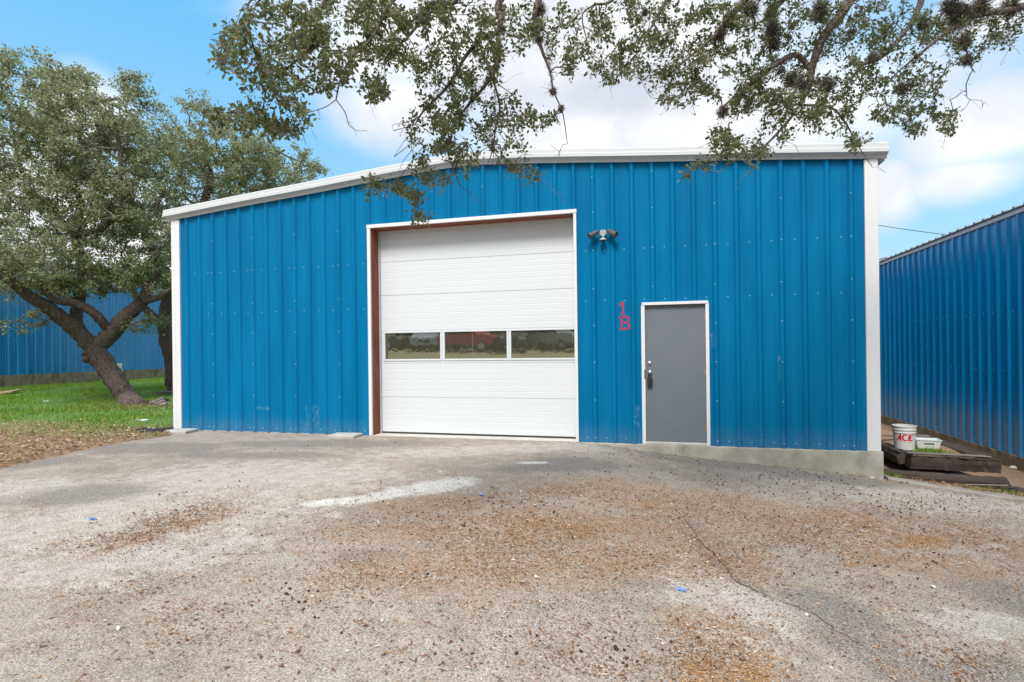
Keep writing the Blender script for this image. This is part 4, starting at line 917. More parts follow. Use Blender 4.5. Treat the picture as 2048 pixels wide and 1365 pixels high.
# thick limbs coming into the frame from above
a1 = vis([(1760, -140, 5.2), (1700, 0, 5.0), (1650, 70, 4.9), (1628, 120, 4.8), (1618, 165, 4.7), (1600, 210, 4.6)], [.075, .055, .046, .04, .034, .022], f3)
vis([(1570, 250, 4.6), (1520, 300, 4.6), (1470, 322, 4.5), (1440, 345, 4.5)], [.014, .010, .006, .003], a1)
vis([(1660, 215, 4.6), (1690, 245, 4.6), (1715, 290, 4.6), (1745, 335, 4.6)], [.013, .009, .006, .003], a1)
a2 = vis([(1590, 110, 4.8), (1530, 145, 4.7), (1480, 185, 4.7), (1445, 215, 4.7)], [.030, .024, .016, .008], a1-6)
a3 = vis([(1720, -110, 5.4), (1560, 5, 5.1), (1545, 60, 5.0), (1540, 110, 5.0)], [.06, .035, .026, .014], f3)
a4 = vis([(1600, -100, 4.9), (1500, -10, 4.7), (1450, 50, 4.6), (1420, 80, 4.5), (1360, 130, 4.5), (1320, 165, 4.5)], [.05, .036, .028, .018, .010, .004], f1)
a5 = vis([(1900, -120, 5.6), (1840, 10, 5.3), (1820, 50, 5.2), (1770, 110, 5.1), (1720, 135, 5.0), (1690, 180, 4.9)], [.05, .035, .026, .018, .010, .005], f3)
a6 = vis([(2150, -40, 5.8), (2040, 15, 5.5), (1960, 30, 5.4), (1900, 60, 5.3), (1850, 100, 5.2), (1790, 150, 5.1), (1760, 190, 5.1)], [.06, .042, .032, .020, .014, .008, .004], f3)
vis([(1925, 90, 5.3), (1940, 130, 5.3), (1950, 145, 5.2)], [.012, .008, .004], a6-10)
a7 = vis([(1100, -140, 4.8), (1004, -5, 4.4), (1002, 40, 4.3), (996, 66, 4.3)], [.055, .036, .030, .024], f1)
vis([(965, 75, 4.3), (930, 115, 4.3), (905, 160, 4.3), (880, 190, 4.25), (845, 225, 4.2), (830, 250, 4.2)], [.020, .018, .016, .013, .009, .004], a7)
for tw in ([(838, 236, 4.2), (812, 245, 4.2), (786, 250, 4.2), (787, 262, 4.2)], [(838, 250, 4.2), (812, 278, 4.2), (800, 295, 4.2), (788, 314, 4.2)], [(842, 275, 4.2), (820, 305, 4.2), (803, 330, 4.2), (795, 362, 4.2)], [(850, 290, 4.2), (838, 330, 4.2), (826, 372, 4.2), (822, 388, 4.2)]): vis(tw, [.0035, .0028, .002, .001], len(nodes)-1)
a8 = vis([(998, 110, 4.3), (985, 150, 4.3), (955, 190, 4.3), (925, 225, 4.3), (905, 265, 4.3), (895, 300, 4.3), (908, 340, 4.3), (920, 372, 4.3)], [.022, .018, .015, .012, .009, .007, .006, .004], a7)
vis([(938, 385, 4.3), (965, 412, 4.3), (980, 428, 4.3)], [.003, .002, .001], a8)
vis([(998, 200, 4.3), (992, 250, 4.3), (985, 300, 4.3), (975, 330, 4.3)], [.011, .008, .006, .003], a7+5)
a9 = vis([(1150, -120, 4.9), (1078, 0, 4.5), (1072, 60, 4.5), (1082, 95, 4.5), (1100, 145, 4.5), (1108, 185, 4.5), (1125, 225, 4.5), (1135, 288, 4.5)], [.045, .032, .026, .018, .011, .008, .006, .003], f1)
b1 = vis([(900, -100, 3.9), (790, -5, 3.7), (745, 75, 3.6), (700, 120, 3.6), (680, 165, 3.6), (672, 200, 3.6)], [.03, .020, .014, .010, .007, .005], f2)
vis([(690, 225, 3.6), (698, 250, 3.6), (714, 262, 3.6)], [.004, .003, .002], b1); vis([(650, 215, 3.6), (620, 225, 3.6), (580, 240, 3.6)], [.0035, .0025, .0015], b1)
b2_ = vis([(750, -100, 3.7), (650, 0, 3.5), (620, 90, 3.4), (565, 145, 3.4), (535, 175, 3.4), (525, 225, 3.4)], [.022, .014, .010, .008, .006, .003], f2)
b3 = vis([(600, -90, 3.4), (502, 0, 3.1), (498, 40, 3.05), (460, 60, 3.0), (425, 70, 3.0)], [.014, .007, .005, .004, .002], f2)
b4 = vis([(900, -60, 4.0), (860, 10, 3.9), (820, 70, 3.9), (775, 110, 3.9), (770, 150, 3.8), (772, 185, 3.8)], [.024, .016, .010, .007, .004, .002], f2)
b5 = vis([(1300, -120, 4.7), (1230, -5, 4.6), (1190, 10, 4.6), (1165, 30, 4.6), (1172, 75, 4.6), (1183, 115, 4.6)], [.03, .016, .011, .008, .006, .003], f1)
b6 = vis([(1380, -90, 4.8), (1330, 5, 4.7), (1300, 60, 4.6), (1265, 120, 4.6), (1230, 160, 4.6)], [.03, .016, .010, .006, .003], f1)
Pt(mb.build('trunk', M['bark'], OT, True))
Z = [(470, 75, 50, 45, 10, 3.0), (450, 110, 25, 25, 6, 3.0), (560, 60, 110, 60, 44, 3.3), (600, 140, 90, 65, 46, 3.5), (560, 225, 60, 45, 20, 3.4), (475, 235, 55, 20, 20, 3.5), (535, 262, 50, 22, 14, 3.5), (500, 150, 40, 30, 8, 3.3),
     (700, 50, 120, 60, 62, 3.7), (830, 60, 110, 65, 58, 3.9), (720, 145, 50, 45, 14, 3.7), (748, 175, 26, 22, 13, 3.8), (900, 40, 90, 40, 30, 4.1), (660, 110, 70, 40, 18, 3.6), (790, 120, 60, 25, 12, 3.9),
     (895, 160, 75, 50, 34, 4.2), (960, 120, 60, 55, 30, 4.3), (880, 255, 65, 50, 38, 4.2), (940, 225, 60, 50, 22, 4.3), (1010, 60, 60, 60, 24, 4.3), (1050, 40, 40, 45, 14, 4.4), (905, 310, 50, 40, 18, 4.2),
     (775, 375, 40, 10, 8, 4.2), (745, 363, 12, 8, 3, 4.2), (815, 385, 32, 14, 8, 4.2), (835, 405, 10, 12, 3, 4.2), (846, 436, 14, 12, 5, 4.2), (860, 345, 40, 30, 12, 4.2),
     (1030, 285, 26, 50, 12, 4.4), (1080, 238, 30, 14, 8, 4.4), (1040, 340, 16, 14, 4, 4.4), (1068, 350, 10, 10, 3, 4.4), (1005, 185, 40, 60, 10, 4.3), (1056, 215, 20, 25, 4, 4.4), (985, 260, 30, 40, 6, 4.3),
     (1130, 90, 38, 55, 12, 4.6), (1150, 105, 26, 28, 10, 4.6), (1190, 60, 40, 50, 10, 4.6), (1120, 40, 40, 30, 8, 4.5), (1190, 135, 18, 14, 4, 4.6), (1145, 140, 14, 10, 3, 4.6),
     (1280, 45, 100, 55, 56, 4.6), (1300, 115, 80, 45, 44, 4.6), (1225, 135, 28, 28, 9, 4.6), (1210, 160, 14, 10, 3, 4.6), (1345, 165, 50, 30, 18, 4.6), (1330, 195, 16, 14, 4, 4.6), (1345, 205, 10, 8, 2, 4.6),
     (1430, 60, 90, 60, 60, 4.7), (1450, 145, 75, 55, 40, 4.7), (1560, 55, 90, 60, 50, 4.9), (1570, 165, 80, 60, 50, 4.8), (1500, 215, 55, 35, 22, 4.7), (1600, 215, 60, 35, 24, 4.6), (1400, 190, 40, 25, 12, 4.6),
     (1450, 285, 40, 28, 18, 4.6), (1510, 295, 55, 22, 18, 4.6), (1405, 326, 24, 8, 4, 4.6), (1378, 350, 8, 7, 2, 4.6), (1560, 270, 40, 25, 8, 4.6), (1440, 262, 20, 15, 4, 4.6),
     (1660, 60, 60, 55, 22, 4.9), (1710, 60, 80, 60, 40, 5.1), (1700, 160, 65, 45, 30, 4.9), (1650, 235, 50, 28, 18, 4.7), (1717, 280, 26, 16, 9, 4.6), (1690, 210, 30, 20, 8, 4.8),
     (1800, 50, 100, 50, 48, 5.2), (1790, 145, 75, 50, 34, 5.1), (1790, 230, 45, 18, 20, 5.1), (1830, 262, 34, 10, 9, 5.1), (1885, 235, 26, 18, 12, 5.2), (1840, 200, 40, 25, 12, 5.1), (1895, 262, 10, 14, 4, 5.2), (1870, 160, 30, 40, 10, 5.2),
     (1920, 45, 80, 45, 34, 5.4), (1965, 80, 55, 25, 14, 5.5), (1930, 105, 40, 25, 10, 5.4), (2020, 40, 40, 35, 14, 5.6), (2030, 90, 20, 12, 3, 5.6)]
A = []; BX = []
for (cx, cy, rx, ry, n, d) in Z:
    for _ in range(max(1, n//7)):
        a = rs.uniform(0, 2*np.pi); q = rs.uniform(.6, 1.45); BX.append(at(cx+rx*q*math.cos(a), cy+ry*q*math.sin(a)+8, d+rs.normal(0, .2)))
    for _ in range(int(n*1.25)):
        a = rs.uniform(0, 2*np.pi); q = math.sqrt(rs.uniform()); A.append(at(cx+rx*q*math.cos(a), cy+ry*q*math.sin(a), d+rs.normal(0, .22)))
vis_n = len(A)
# canopy above and behind, out of the frame
A2 = []
for _ in range(420):
    x = rs.uniform(400, 2200); y = rs.uniform(-520, -30); A2.append(at(x, y, rs.uniform(3.6, 5.6)))
A2 = np.array(A2+list(ellip(rs, (12.5, -9.5, 6.6), (4., 3., 1.6), 260)))
bare = [at(x, y, d) for (x, y, d) in [(734, 262, 3.6), (612, 290, 3.5), (700, 245, 3.6), (740, 210, 3.6), (640, 232, 3.6), (1820, 110, 5.2), (1975, 210, 5.5), (1940, 200, 5.4), (1965, 215, 5.4), (2000, 130, 5.5), (2040, 110, 5.5), (1900, 200, 5.3), (1770, 230, 5.), (1880, 295, 5.2),
        (1130, 410, 4.3), (1125, 290, 4.5), (905, 345, 4.2), (1000, 290, 4.3), (1180, 160, 4.6), (1770, 345, 4.6), (1720, 320, 4.6), (1600, 310, 4.6), (1560, 320, 4.6), (1500, 345, 4.6), (1470, 372, 4.6), (1590, 290, 4.6), (1390, 230, 4.6), (1640, 270, 4.7),
        (1680, 120, 4.7), (1665, 95, 4.7), (850, 330, 4.2), (870, 350, 4.2), (890, 355, 4.2), (975, 325, 4.3), (1120, 312, 4.4), (1100, 290, 4.4), (1940, 150, 5.3), (1990, 100, 5.5), (1900, 125, 5.2), (1965, 105, 5.4)]]+BX
allA = np.concatenate([np.array(A), np.array(bare), A2])
P, par, w, tips = grow(nodes, allA, .055, rs, -.10, wig=.38)
n0 = len(nodes); i = np.arange(n0, len(P)); r = np.minimum(.0011*np.sqrt(np.maximum(w, 1))+.0004, .012); r0 = np.minimum(r[par[i]], r[i]*1.6)
Pt(skel_mesh(P[par[i]], P[i], r0, r[i], 5, 'branches', M['twig'], OT))
# bare side twiglets
pick = i[rs.uniform(size=len(i)) < .35]; d = rs.normal(size=(len(pick), 3))*.035+np.array([0, 0, -.015]); q = P[pick]+d; q2 = q+d*.7+rs.normal(size=d.shape)*.012
Pt(skel_mesh(np.concatenate([P[pick], q]), np.concatenate([q, q2]), np.full(len(pick)*2, .0011), np.full(len(pick)*2, .0007), 4, 'twigs', M['twig'], OT))
isbare = set(range(vis_n, vis_n+len(bare))); dm = np.array([np.min(np.sum((np.array([p for p, _ in nodes])-a)**2, 1)) for a in allA]); order = np.argsort(dm)
good = np.array([k not in isbare for k in order]); T = tips[good]
Dv = P[T]-P[par[T]]; Dv /= np.linalg.norm(Dv, axis=1)[:, None]+1e-9
m = 18; C = np.repeat(P[T], m, 0); DD = np.repeat(Dv, m, 0); tt = rs.uniform(-1.6, .25, len(C))[:, None]*.055
outd = rs.normal(size=C.shape); outd /= np.linalg.norm(outd, axis=1)[:, None]
C2 = P[i][rs.uniform(size=len(i)) < .16]; C2 = np.repeat(C2, 3, 0); D2_ = rs.normal(size=C2.shape)
Q = np.concatenate([C+DD*tt+outd*.016+rs.normal(0, .014, C.shape), C2+rs.normal(0, .012, C2.shape)]); LD = np.concatenate([DD*.5+outd+np.array([0, 0, -.15]), D2_])
LD /= np.linalg.norm(LD, axis=1)[:, None]
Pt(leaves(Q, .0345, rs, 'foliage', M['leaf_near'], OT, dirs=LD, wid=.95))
# ball moss clumps
def ballmoss(c, rad, seed, n=150, squash=1.):
    r = np.random.RandomState(seed); u = r.normal(size=(n, 3)); u /= np.linalg.norm(u, axis=1)[:, None]; u[:, 2] *= squash
    P1 = u*rad*r.uniform(.35, .75, (n, 1)); P2 = P1+u*rad*r.uniform(.15, .42, (n, 1))+r.normal(0, rad*.22, (n, 3)); Z0 = r.normal(0, rad*.12, (n, 3))
    o = skel_mesh(np.concatenate([Z0, P1]), np.concatenate([P1, P2]), np.full(2*n, .0024), np.concatenate([np.full(n, .0018), np.full(n, .0007)]), 3, 'ball_moss', M['moss'], OT); o.location = c; Pt(o); return o
for k, (x, y, d, rr) in enumerate([(1106, 183, 4.5, .042), (1122, 218, 4.5, .036), (1446, 224, 4.65, .07), (1480, 190, 4.65, .06), (1498, 203, 4.65, .055), (1515, 165, 4.7, .06), (1545, 60, 4.95, .11), (1542, 30, 5., .10), (1550, 90, 4.95, .07), (1582, 160, 4.75, .10), (1600, 170, 4.65, .08), (1655, 172, 4.65, .09),
        (1703, 66, 4.8, .05), (1640, 20, 4.9, .12), (1500, 20, 4.7, .10), (1920, 35, 5.35, .17), (1960, 15, 5.4, .13), (1900, 15, 5.35, .12), (1925, 85, 5.3, .10), (1935, 120, 5.25, .07), (2020, 15, 5.5, .13), (1803, 178, 5., .08), (1845, 50, 5.2, .08), (1770, 60, 5.1, .06), (1745, 118, 5.0, .07),
        (1080, 20, 4.5, .07), (1075, 55, 4.5, .07), (1078, 80, 4.5, .05), (1000, 20, 4.35, .06), (1004, 60, 4.3, .05), (985, 297, 4.3, .03), (955, 305, 4.25, .02), (850, 325, 4.2, .02), (995, 110, 4.3, .04), (1290, 25, 4.6, .04), (1460, 40, 4.6, .09), (1440, 70, 4.55, .07), (890, 40, 4., .05)]):
    ballmoss(at(x, y, d), rr*.82, k, int(130+rr*2600), 1.15)
# moss sleeve on the limbs
ml = []
for (pix) in ([(1545, 20, 4.95), (1540, 110, 4.95)], [(1650, 70, 4.85), (1600, 210, 4.6)], [(1590, 110, 4.75), (1445, 215, 4.65)], [(1078, 0, 4.5), (1108, 185, 4.5)], [(1000, 0, 4.35), (995, 130, 4.3), (905, 265, 4.3)], [(990, 180, 4.3), (985, 300, 4.3)], [(2040, 15, 5.5), (1900, 60, 5.3), (1850, 100, 5.2)], [(1500, -10, 4.7), (1420, 80, 4.5)], [(1700, 0, 5.), (1630, 120, 4.8)], [(905, 160, 4.3), (845, 225, 4.2)]):
    for p, q in zip(pix[:-1], pix[1:]):
        k = int(math.hypot(p[0]-q[0], p[1]-q[1])*1.6)
        for _ in range(k): t_ = rs.uniform(); ml.append(at(*(np.array(p)*(1-t_)+np.array(q)*t_)))
ml = np.array(ml)+rs.normal(0, .012, (len(ml), 3)); dd = rs.normal(size=ml.shape)*.025
Pt(skel_mesh(ml, ml+dd, np.full(len(ml), .0018), np.full(len(ml), .0007), 3, 'moss_sleeve', M['moss'], OT))

# ------------------------------------------------------------------ ground litter
rs = np.random.RandomState(5)
def gz2(P): return np.array(terr(P[:, 0], P[:, 1]))
def px_cloud(cx, cy, rx, ry, n, rot=0., dv=14):
    out = []
    nc = max(3, n//dv); cs = [(rs.uniform(0, 6.28), rs.uniform()**.6*1.15) for _ in range(nc)]; ws = rs.uniform(.2, 1, nc)**2; ws /= ws.sum()
    for _ in range(n):
        a, q = cs[rs.choice(nc, p=ws)]; x = cx+rx*q*math.cos(a)+rs.normal(0, 26); y = cy+ry*q*math.sin(a)+rot*q*math.cos(a)+rs.normal(0, 26)*(cy-690)/1100
        if rs.uniform() < .3: x += rs.normal(0, rx*.4); y += rs.normal(0, ry*.4)
        if y > 872: p = onG(x, max(y, 870)); out.append(p[:2])
    return out
pts = []
for z in [(300, 1060, 120, 12, 900, -40), (420, 1020, 90, 10, 420, -30), (230, 1080, 90, 12, 120, -20), (1100, 1050, 330, 60, 1500, 10), (1350, 1000, 260, 40, 1100, 20), (1620, 1050, 240, 45, 1300, 20), (1960, 1085, 110, 40, 500), (1440, 1120, 90, 40, 350), (1440, 1330, 90, 50, 260),
          (1890, 1290, 70, 40, 120, 60), (1180, 985, 130, 22, 260), (860, 1015, 160, 26, 330), (900, 1070, 260, 60, 700), (1850, 1000, 160, 20, 350, 15), (1750, 1075, 180, 40, 600), (1270, 1130, 300, 60, 700), (1000, 1150, 350, 90, 800), (500, 1040, 220, 60, 500), (450, 1150, 300, 90, 500),
          (700, 930, 500, 40, 160), (1700, 1180, 300, 90, 600), (1500, 1010, 200, 30, 500), (1900, 1015, 160, 12, 300, 25), (1760, 1005, 50, 8, 120, 6), (120, 990, 200, 60, 90), (300, 1250, 300, 90, 260), (800, 1280, 400, 80, 420), (1250, 1290, 300, 70, 420), (1700, 1320, 300, 60, 300)]: pts += px_cloud(*z)
P = np.array(pts); P = np.concatenate([P, P+rs.normal(0, .07, P.shape), P+rs.normal(0, .14, P.shape)])
k = 9000; U = np.stack([rs.uniform(-.5, 16, k), rs.uniform(-12, -.05, k)], 1)
wl = np.stack([rs.uniform(7.1, 11.3, 700), -.05-np.abs(rs.normal(0, .07, 700))], 1); cb = rs.uniform(11.4, 16, 900); cb = np.stack([cb, -.47+.30*np.exp(-(cb-11.36)/.5)-.04*(cb-11.4)-np.abs(rs.normal(0, .08, 900))], 1); wl2 = np.stack([rs.uniform(-.6, 7, 260), -.03-np.abs(rs.normal(0, .08, 260))], 1)
Pg = np.concatenate([P, wl, cb, wl2, U[:4200]]); keep = (Pg[:, 0] > pave_left(Pg[:, 1])) & (Pg[:, 1] < -.03) & ~((Pg[:, 0] > 11.3) & (Pg[:, 1] > -.12)); Pg = Pg[keep]
V3 = np.column_stack([Pg, gz2(Pg)+.012]); V3 = V3[rs.uniform(size=len(V3)) < .9]; big = rs.uniform(size=len(V3)) < .11
tag(leaves(V3[big], .030, rs, 'fallen_leaves', M['litter'], flat=True, wid=.72), 'brown fallen oak leaves scattered across the asphalt', 'leaf litter', kind='stuff')
tag(leaves(V3[~big], .0175, rs, 'leaf_fragments', M['litter'], flat=True, wid=.62), 'crumbled bits of brown leaf dusting the asphalt', 'leaf litter', kind='stuff')
# matted crumbs of orange leaf and catkin in small patches
cen = np.concatenate([np.stack([rs.uniform(2.5, 12, 260), rs.uniform(-7.6, -3.2, 260)], 1), np.array(px_cloud(1350, 1060, 520, 80, 200)), np.array(px_cloud(1450, 1270, 110, 90, 50)), np.array(px_cloud(900, 1060, 260, 60, 60)), np.array(px_cloud(1850, 1080, 200, 60, 60))])
q = []
for c in cen:
    s_ = rs.uniform(.02, .075); m_ = int(rs.uniform(300, 1400)*s_); e = rs.uniform(0, np.pi); g_ = rs.normal(0, 1, (m_, 2))*np.array([s_*1.5, s_*.7]); q.append(c+np.stack([g_[:, 0]*np.cos(e)-g_[:, 1]*np.sin(e), g_[:, 0]*np.sin(e)+g_[:, 1]*np.cos(e)], 1))
q = np.concatenate(q); q = q[(q[:, 1] < -.4)]
M['crumb'] = leafmat('orange_leaf_crumbs', [(0, (.24, .10, .03)), (.5, (.46, .23, .075)), (1, (.60, .38, .17))], 0, .9, .2)
tag(leaves(np.column_stack([q, gz2(q)+.011]), .012, rs, 'leaf_crumbs', M['crumb'], flat=True, wid=.7), 'orange crumbs of leaf matted into small patches on the asphalt', 'leaf litter', kind='stuff')
# pale bleached leaves, sparse
k = 170; U = np.stack([rs.uniform(3, 12, k), rs.uniform(-7.5, -2.5, k)], 1)
tag(leaves(np.column_stack([U, gz2(U)+.014]), .030, rs, 'bleached_leaves', leafmat('bleached_leaves', [(0, (.55, .50, .42)), (1, (.75, .72, .66))], .1, .6), flat=True), 'pale bleached leaves scattered on the asphalt', 'leaf litter', kind='stuff')
# curled leaf clumps
pts = []
for _ in range(170):
    c = np.array([rs.uniform(3.0, 11.5), rs.uniform(-7.5, -3)]); m_ = rs.randint(1, 4); pts += list(c+rs.normal(0, .035, (m_, 2)))
for _ in range(60): c = np.array(px_cloud(1500, 1080, 400, 100, 1)[0:1]).ravel(); c = c if len(c) == 2 else np.array([8, -4.]); pts += list(c+rs.normal(0, .06, (3, 2)))
Pc = np.array(pts); tag(leaves(np.column_stack([Pc, gz2(Pc)+.016]), .034, rs, 'leaf_clumps', M['litter'], wid=.6), 'small clumps of curled brown leaves on the asphalt', 'leaf litter', kind='stuff')
# acorns / dark husks
pts = []
for z in [(1480, 930, 250, 22, 260, 25), (1650, 975, 200, 25, 220, 20), (1850, 1005, 180, 25, 170, 20), (1250, 985, 300, 40, 90), (950, 1000, 350, 60, 70), (1700, 1100, 300, 80, 90), (1000, 1150, 400, 120, 60), (450, 1000, 300, 100, 50), (1300, 1280, 400, 80, 30), (1400, 900, 150, 8, 60, 12)]: pts += px_cloud(*[z[0], z[1], z[2], z[3], int(z[4]*.62), (list(z)+[0.])[5]], dv=5)
Pa = np.array(pts); Pa = Pa[(Pa[:, 1] < -.05) & ~((Pa[:, 0] > 11.3) & (Pa[:, 1] > -.35)) & (Pa[:, 0] > -.3)]
u = np.array([[0, 0, -1], [1, 0, 0], [0, 1, 0], [-1, 0, 0], [0, -1, 0], [0, 0, 1.]]); n = len(Pa); s = rs.uniform(.004, .011, n); a = rs.uniform(0, 6.28, n)
Vv = np.repeat(u[None], n, 0)*s[:, None, None]; Vv[:, :, 0] *= 1.5; c, d = np.cos(a)[:, None], np.sin(a)[:, None]; x = Vv[:, :, 0]*c-Vv[:, :, 1]*d; y = Vv[:, :, 0]*d+Vv[:, :, 1]*c; Vv[:, :, 0] = x; Vv[:, :, 1] = y
Vv += np.column_stack([Pa, gz2(Pa)+.014])[:, None]; F = np.array([[0, 2, 1], [0, 3, 2], [0, 4, 3], [0, 1, 4], [5, 1, 2], [5, 2, 3], [5, 3, 4], [5, 4, 1]]); F = (np.arange(n)[:, None, None]*6+F).reshape(-1, 3)
tag(npmesh('acorn_husks', Vv.reshape(-1, 3), F, M['acorn'], None, True), 'dark acorns and husks dotted over the asphalt', 'acorns', kind='stuff')
# leaf litter on the lawn edge and behind the curb
k = 42000; U = np.stack([rs.uniform(-9, .4, k), rs.uniform(-6, 4.5, k)], 1); dist = pave_left(U[:, 1])-U[:, 0]; pr = np.where(dist > 0, np.exp(-dist/3.0), 0)*np.where(U[:, 1] > -.2, np.exp(-(U[:, 1]+.2)/.7)*.7, 1.0); pr = np.maximum(pr, (dist > 0)*.04*(U[:, 1] < 4))
tr = np.exp(-((U[:, 0]+5.2)**2/3.+(U[:, 1]-3.0)**2/1.2)); pr = np.maximum(pr, tr*.8)
U = U[rs.uniform(size=k) < pr]; lit = np.column_stack([U, gz2(U)+.045+rs.uniform(0, .02, len(U))])
tag(leaves(lit, .048, rs, 'lawn_leaf_litter', M['litter'], flat=True, wid=1.1), 'brown fallen leaves covering the lawn edge beside the pavement', 'leaf litter', kind='stuff')
k = 2400; U = np.stack([rs.uniform(11.5, 14.1, k), rs.uniform(-.25, .45, k)], 1); pr = np.exp(-(U[:, 1]+.2)/.25); U = U[rs.uniform(size=k) < pr]
tag(leaves(np.column_stack([U, gz2(U)+.03]), .036, rs, 'curb_leaf_litter', M['litter'], flat=True), 'brown leaves gathered behind the curb at the right', 'leaf litter', kind='stuff')
# grass
def blades(U, h, name, mat, label, zoff=.0, spread=.4):
    n = len(U); H = h*rs.uniform(.5, 1.3, n); a = rs.uniform(0, 6.28, n); w_ = h*.10; z = gz2(U)+zoff; dx = np.cos(a)*w_; dy = np.sin(a)*w_; lx = rs.normal(0, spread, n)*H; ly = rs.normal(0, spread, n)*H
    V = np.stack([np.column_stack([U[:, 0]-dx, U[:, 1]-dy, z]), np.column_stack([U[:, 0]+dx, U[:, 1]+dy, z]), np.column_stack([U[:, 0]+lx, U[:, 1]+ly, z+H])], 1).reshape(-1, 3)
    return tag(npmesh(name, V, np.arange(3*n).reshape(-1, 3), mat), label, 'grass', kind='stuff')
k = 150000; U = np.stack([rs.uniform(-14.8, -.4, k), rs.uniform(-4, 13.5, k)], 1)
dist = pave_left(U[:, 1])-U[:, 0]; pr = np.clip((dist-.2)/3.5, 0, 1)*np.where(U[:, 1] < 0, .35, 1)*np.clip((U[:, 1]+2.6)/2.2, .10, 1); pr = pr*(1-.85*np.exp(-((U[:, 0]+5.6)**2/1.6+(U[:, 1]-3.2)**2/.5))); pr *= .55+.45*np.sin(U[:, 0]*1.7+np.sin(U[:, 1]*2.1))
pr = np.where((U[:, 0] > -1.0) & (U[:, 1] > 0), 0, np.maximum(pr, .03*(dist > .15)))
U = U[rs.uniform(size=k) < pr*1.3]; blades(U, .075, 'lawn_grass', M['grass'], 'bright green grass of the lawn left of the building', .03)
k = 500; U = np.stack([rs.normal(12.3, .12, k), rs.normal(.95, .09, k)], 1); n = len(U); g = blades(U, .07, 'grass_tuft', M['grass'], 'green grass tuft growing in the planter in front of the tub', 0, .5)
me = g.data; co = np.zeros(len(me.vertices)*3, np.float32); me.vertices.foreach_get('co', co); co = co.reshape(-1, 3); co[:, 2] += np.repeat(-.165-gz2(U), 3); me.vertices.foreach_set('co', co.ravel())
k = 900; U = np.stack([np.concatenate([rs.normal(11.5, .08, 200), rs.uniform(12.3, 14.5, k-200)]), np.concatenate([rs.normal(.25, .12, 200), rs.normal(-.05, .10, k-200)])], 1); blades(U, .05, 'weed_grass', M['grass'], 'thin weeds growing behind the curb', .02, .6)

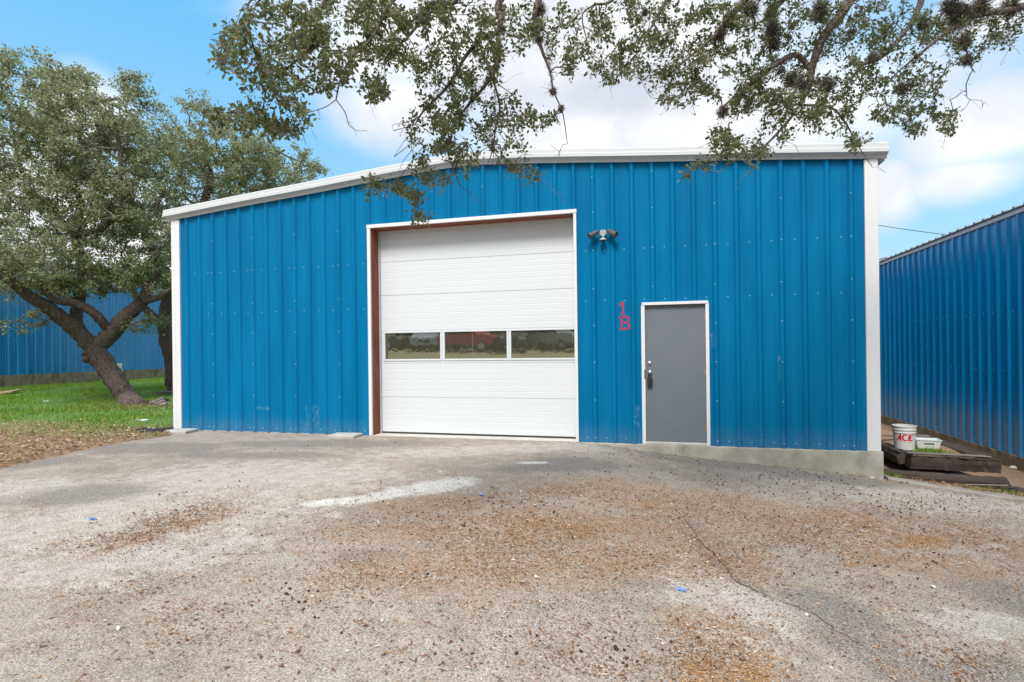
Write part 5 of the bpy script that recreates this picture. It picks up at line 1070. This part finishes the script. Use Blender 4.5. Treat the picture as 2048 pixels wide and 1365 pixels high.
# ------------------------------------------------------------------ what the door windows reflect
def vehicle(label, x, y, rz, col, truck=True, L=5.2, H=1.75, Wd=1.85):
    t = empty('pickup_truck' if truck else 'parked_car', label, 'truck' if truck else 'car', 'vehicles parked across the road', (x, y, float(terr(x, y)))); t.rotation_euler = (0, 0, rz)
    paint = simple('car_paint', col, .25, .03, 3)
    if truck: side = [(-.5, .28), (-.5, .55), (-.5, .62), (-.14, .64), (-.12, .64), (-.08, 1.), (.14, 1.), (.24, .66), (.46, .58), (.5, .45), (.5, .25)]
    else: side = [(-.5, .28), (-.5, .6), (-.47, .68), (-.40, .98), (.08, 1.), (.22, .70), (.46, .58), (.5, .45), (.5, .25)]
    mb = MB(); mb.prism([(a*L, b*H) for a, b in side], -Wd/2, Wd/2); mb.build('body', paint, t)
    gx = [(-.09, .68), (-.065, .95), (.13, .95), (.21, .68)] if truck else [(-.44, .69), (-.38, .94), (.07, .95), (.19, .70)]
    for s in (-1, 1):
        mb = MB(); mb.prism([(a*L, b*H) for a, b in gx], s*(Wd/2+.004)-.003, s*(Wd/2+.004)+.003); mb.build('window', M['black'], t)
        for xx in (-.31, .32):
            mb = MB(); mb.lathe([(.0001, -.11), (.30, -.11), (.36, -.06), (.36, .06), (.30, .11), (.0001, .11)], 24, Matrix.Translation((xx*L, s*(Wd/2-.08), .36)) @ Matrix.Rotation(math.pi/2, 4, 'X')); w_ = mb.build('wheel', M['rubber'], t)
            mb = MB(); mb.lathe([(.0001, .0), (.2, .0), (.21, -.01)], 16, Matrix.Translation((xx*L, s*(Wd/2+.045), .36)) @ Matrix.Rotation(s*-math.pi/2, 4, 'X')); mb.build('rim', M['chrome'], w_)
        mb = MB(); mb.box(.5*L-.02, .5*L+.02, s*.66-.2, s*.66+.2, .44*H, .54*H, ch=.01); mb.build('headlight', M['lampwhite'], t)
    mb = MB(); mb.box(.5*L-.01, .5*L+.03, -.42, .42, .36*H, .52*H, ch=.01); mb.build('grille', M['black'], t)
    return t
vehicle('dark green pickup truck parked at the far left of the row', -12.2, -28, .1, (.05, .06, .05))
vehicle('pale grey car parked left of the red truck', -8.4, -29, 1.3, (.35, .38, .42), False, 4.6, 1.55)
vehicle('red pickup truck parked in the middle of the row', -4.9, -28, .25, (.42, .02, .03))
vehicle('black pickup truck parked nose to the road', -1.6, -28, 1.35, (.04, .045, .045))
vehicle('silver grey pickup truck at the right end of the row', .9, -29, .5, (.30, .31, .32))
rs = np.random.RandomState(31)
for k, (x, y, h) in enumerate([(-20, -44, 9), (-13, -46, 8), (-7, -45, 10), (-1, -47, 9), (5, -45, 8.5), (12, -46, 9), (-27, -42, 9)]):
    b = np.array([x, y, float(terr(x, y))])
    if k == 0:
        mb = MB(); limb_mesh(mb, [(0, 0, -.2), (.1, .1, 1.5), (.3, 0, 3.2), (.1, .3, 5.)], [.35, .28, .2, .08]); base_t = (mb, ellip(rs, (0, 0, 5.0), (4., 3.5, 4.2), 5200))
        t = empty('background_oak', 'x', 'tree', 'oaks across the road', b); tr_ = mb.build('trunk', M['bark'], t, True); fo = leaves(base_t[1], .30, rs, 'foliage', M['leaf'], t, wid=1.5)
    else:
        t = empty('background_oak', 'x', 'tree', 'oaks across the road', b); 
        for s_ in (tr_, fo): c = s_.copy(); COL.objects.link(c); c.parent = t
    t.rotation_euler = (0, 0, k*1.3); t.scale = (1, 1, h/9); t['label'] = 'bushy oak in the row across the road behind the parked vehicles'

P = np.column_stack([rs.uniform(-45, 30, 16000), rs.uniform(-46, -40, 16000), rs.uniform(1.0, 9, 16000)*rs.uniform(.3, 1, 16000)])
tag(leaves(P, .8, rs, 'far_woods', M['leaf'], wid=1.4), 'far green woods closing the view across the road', 'woods', kind='stuff')
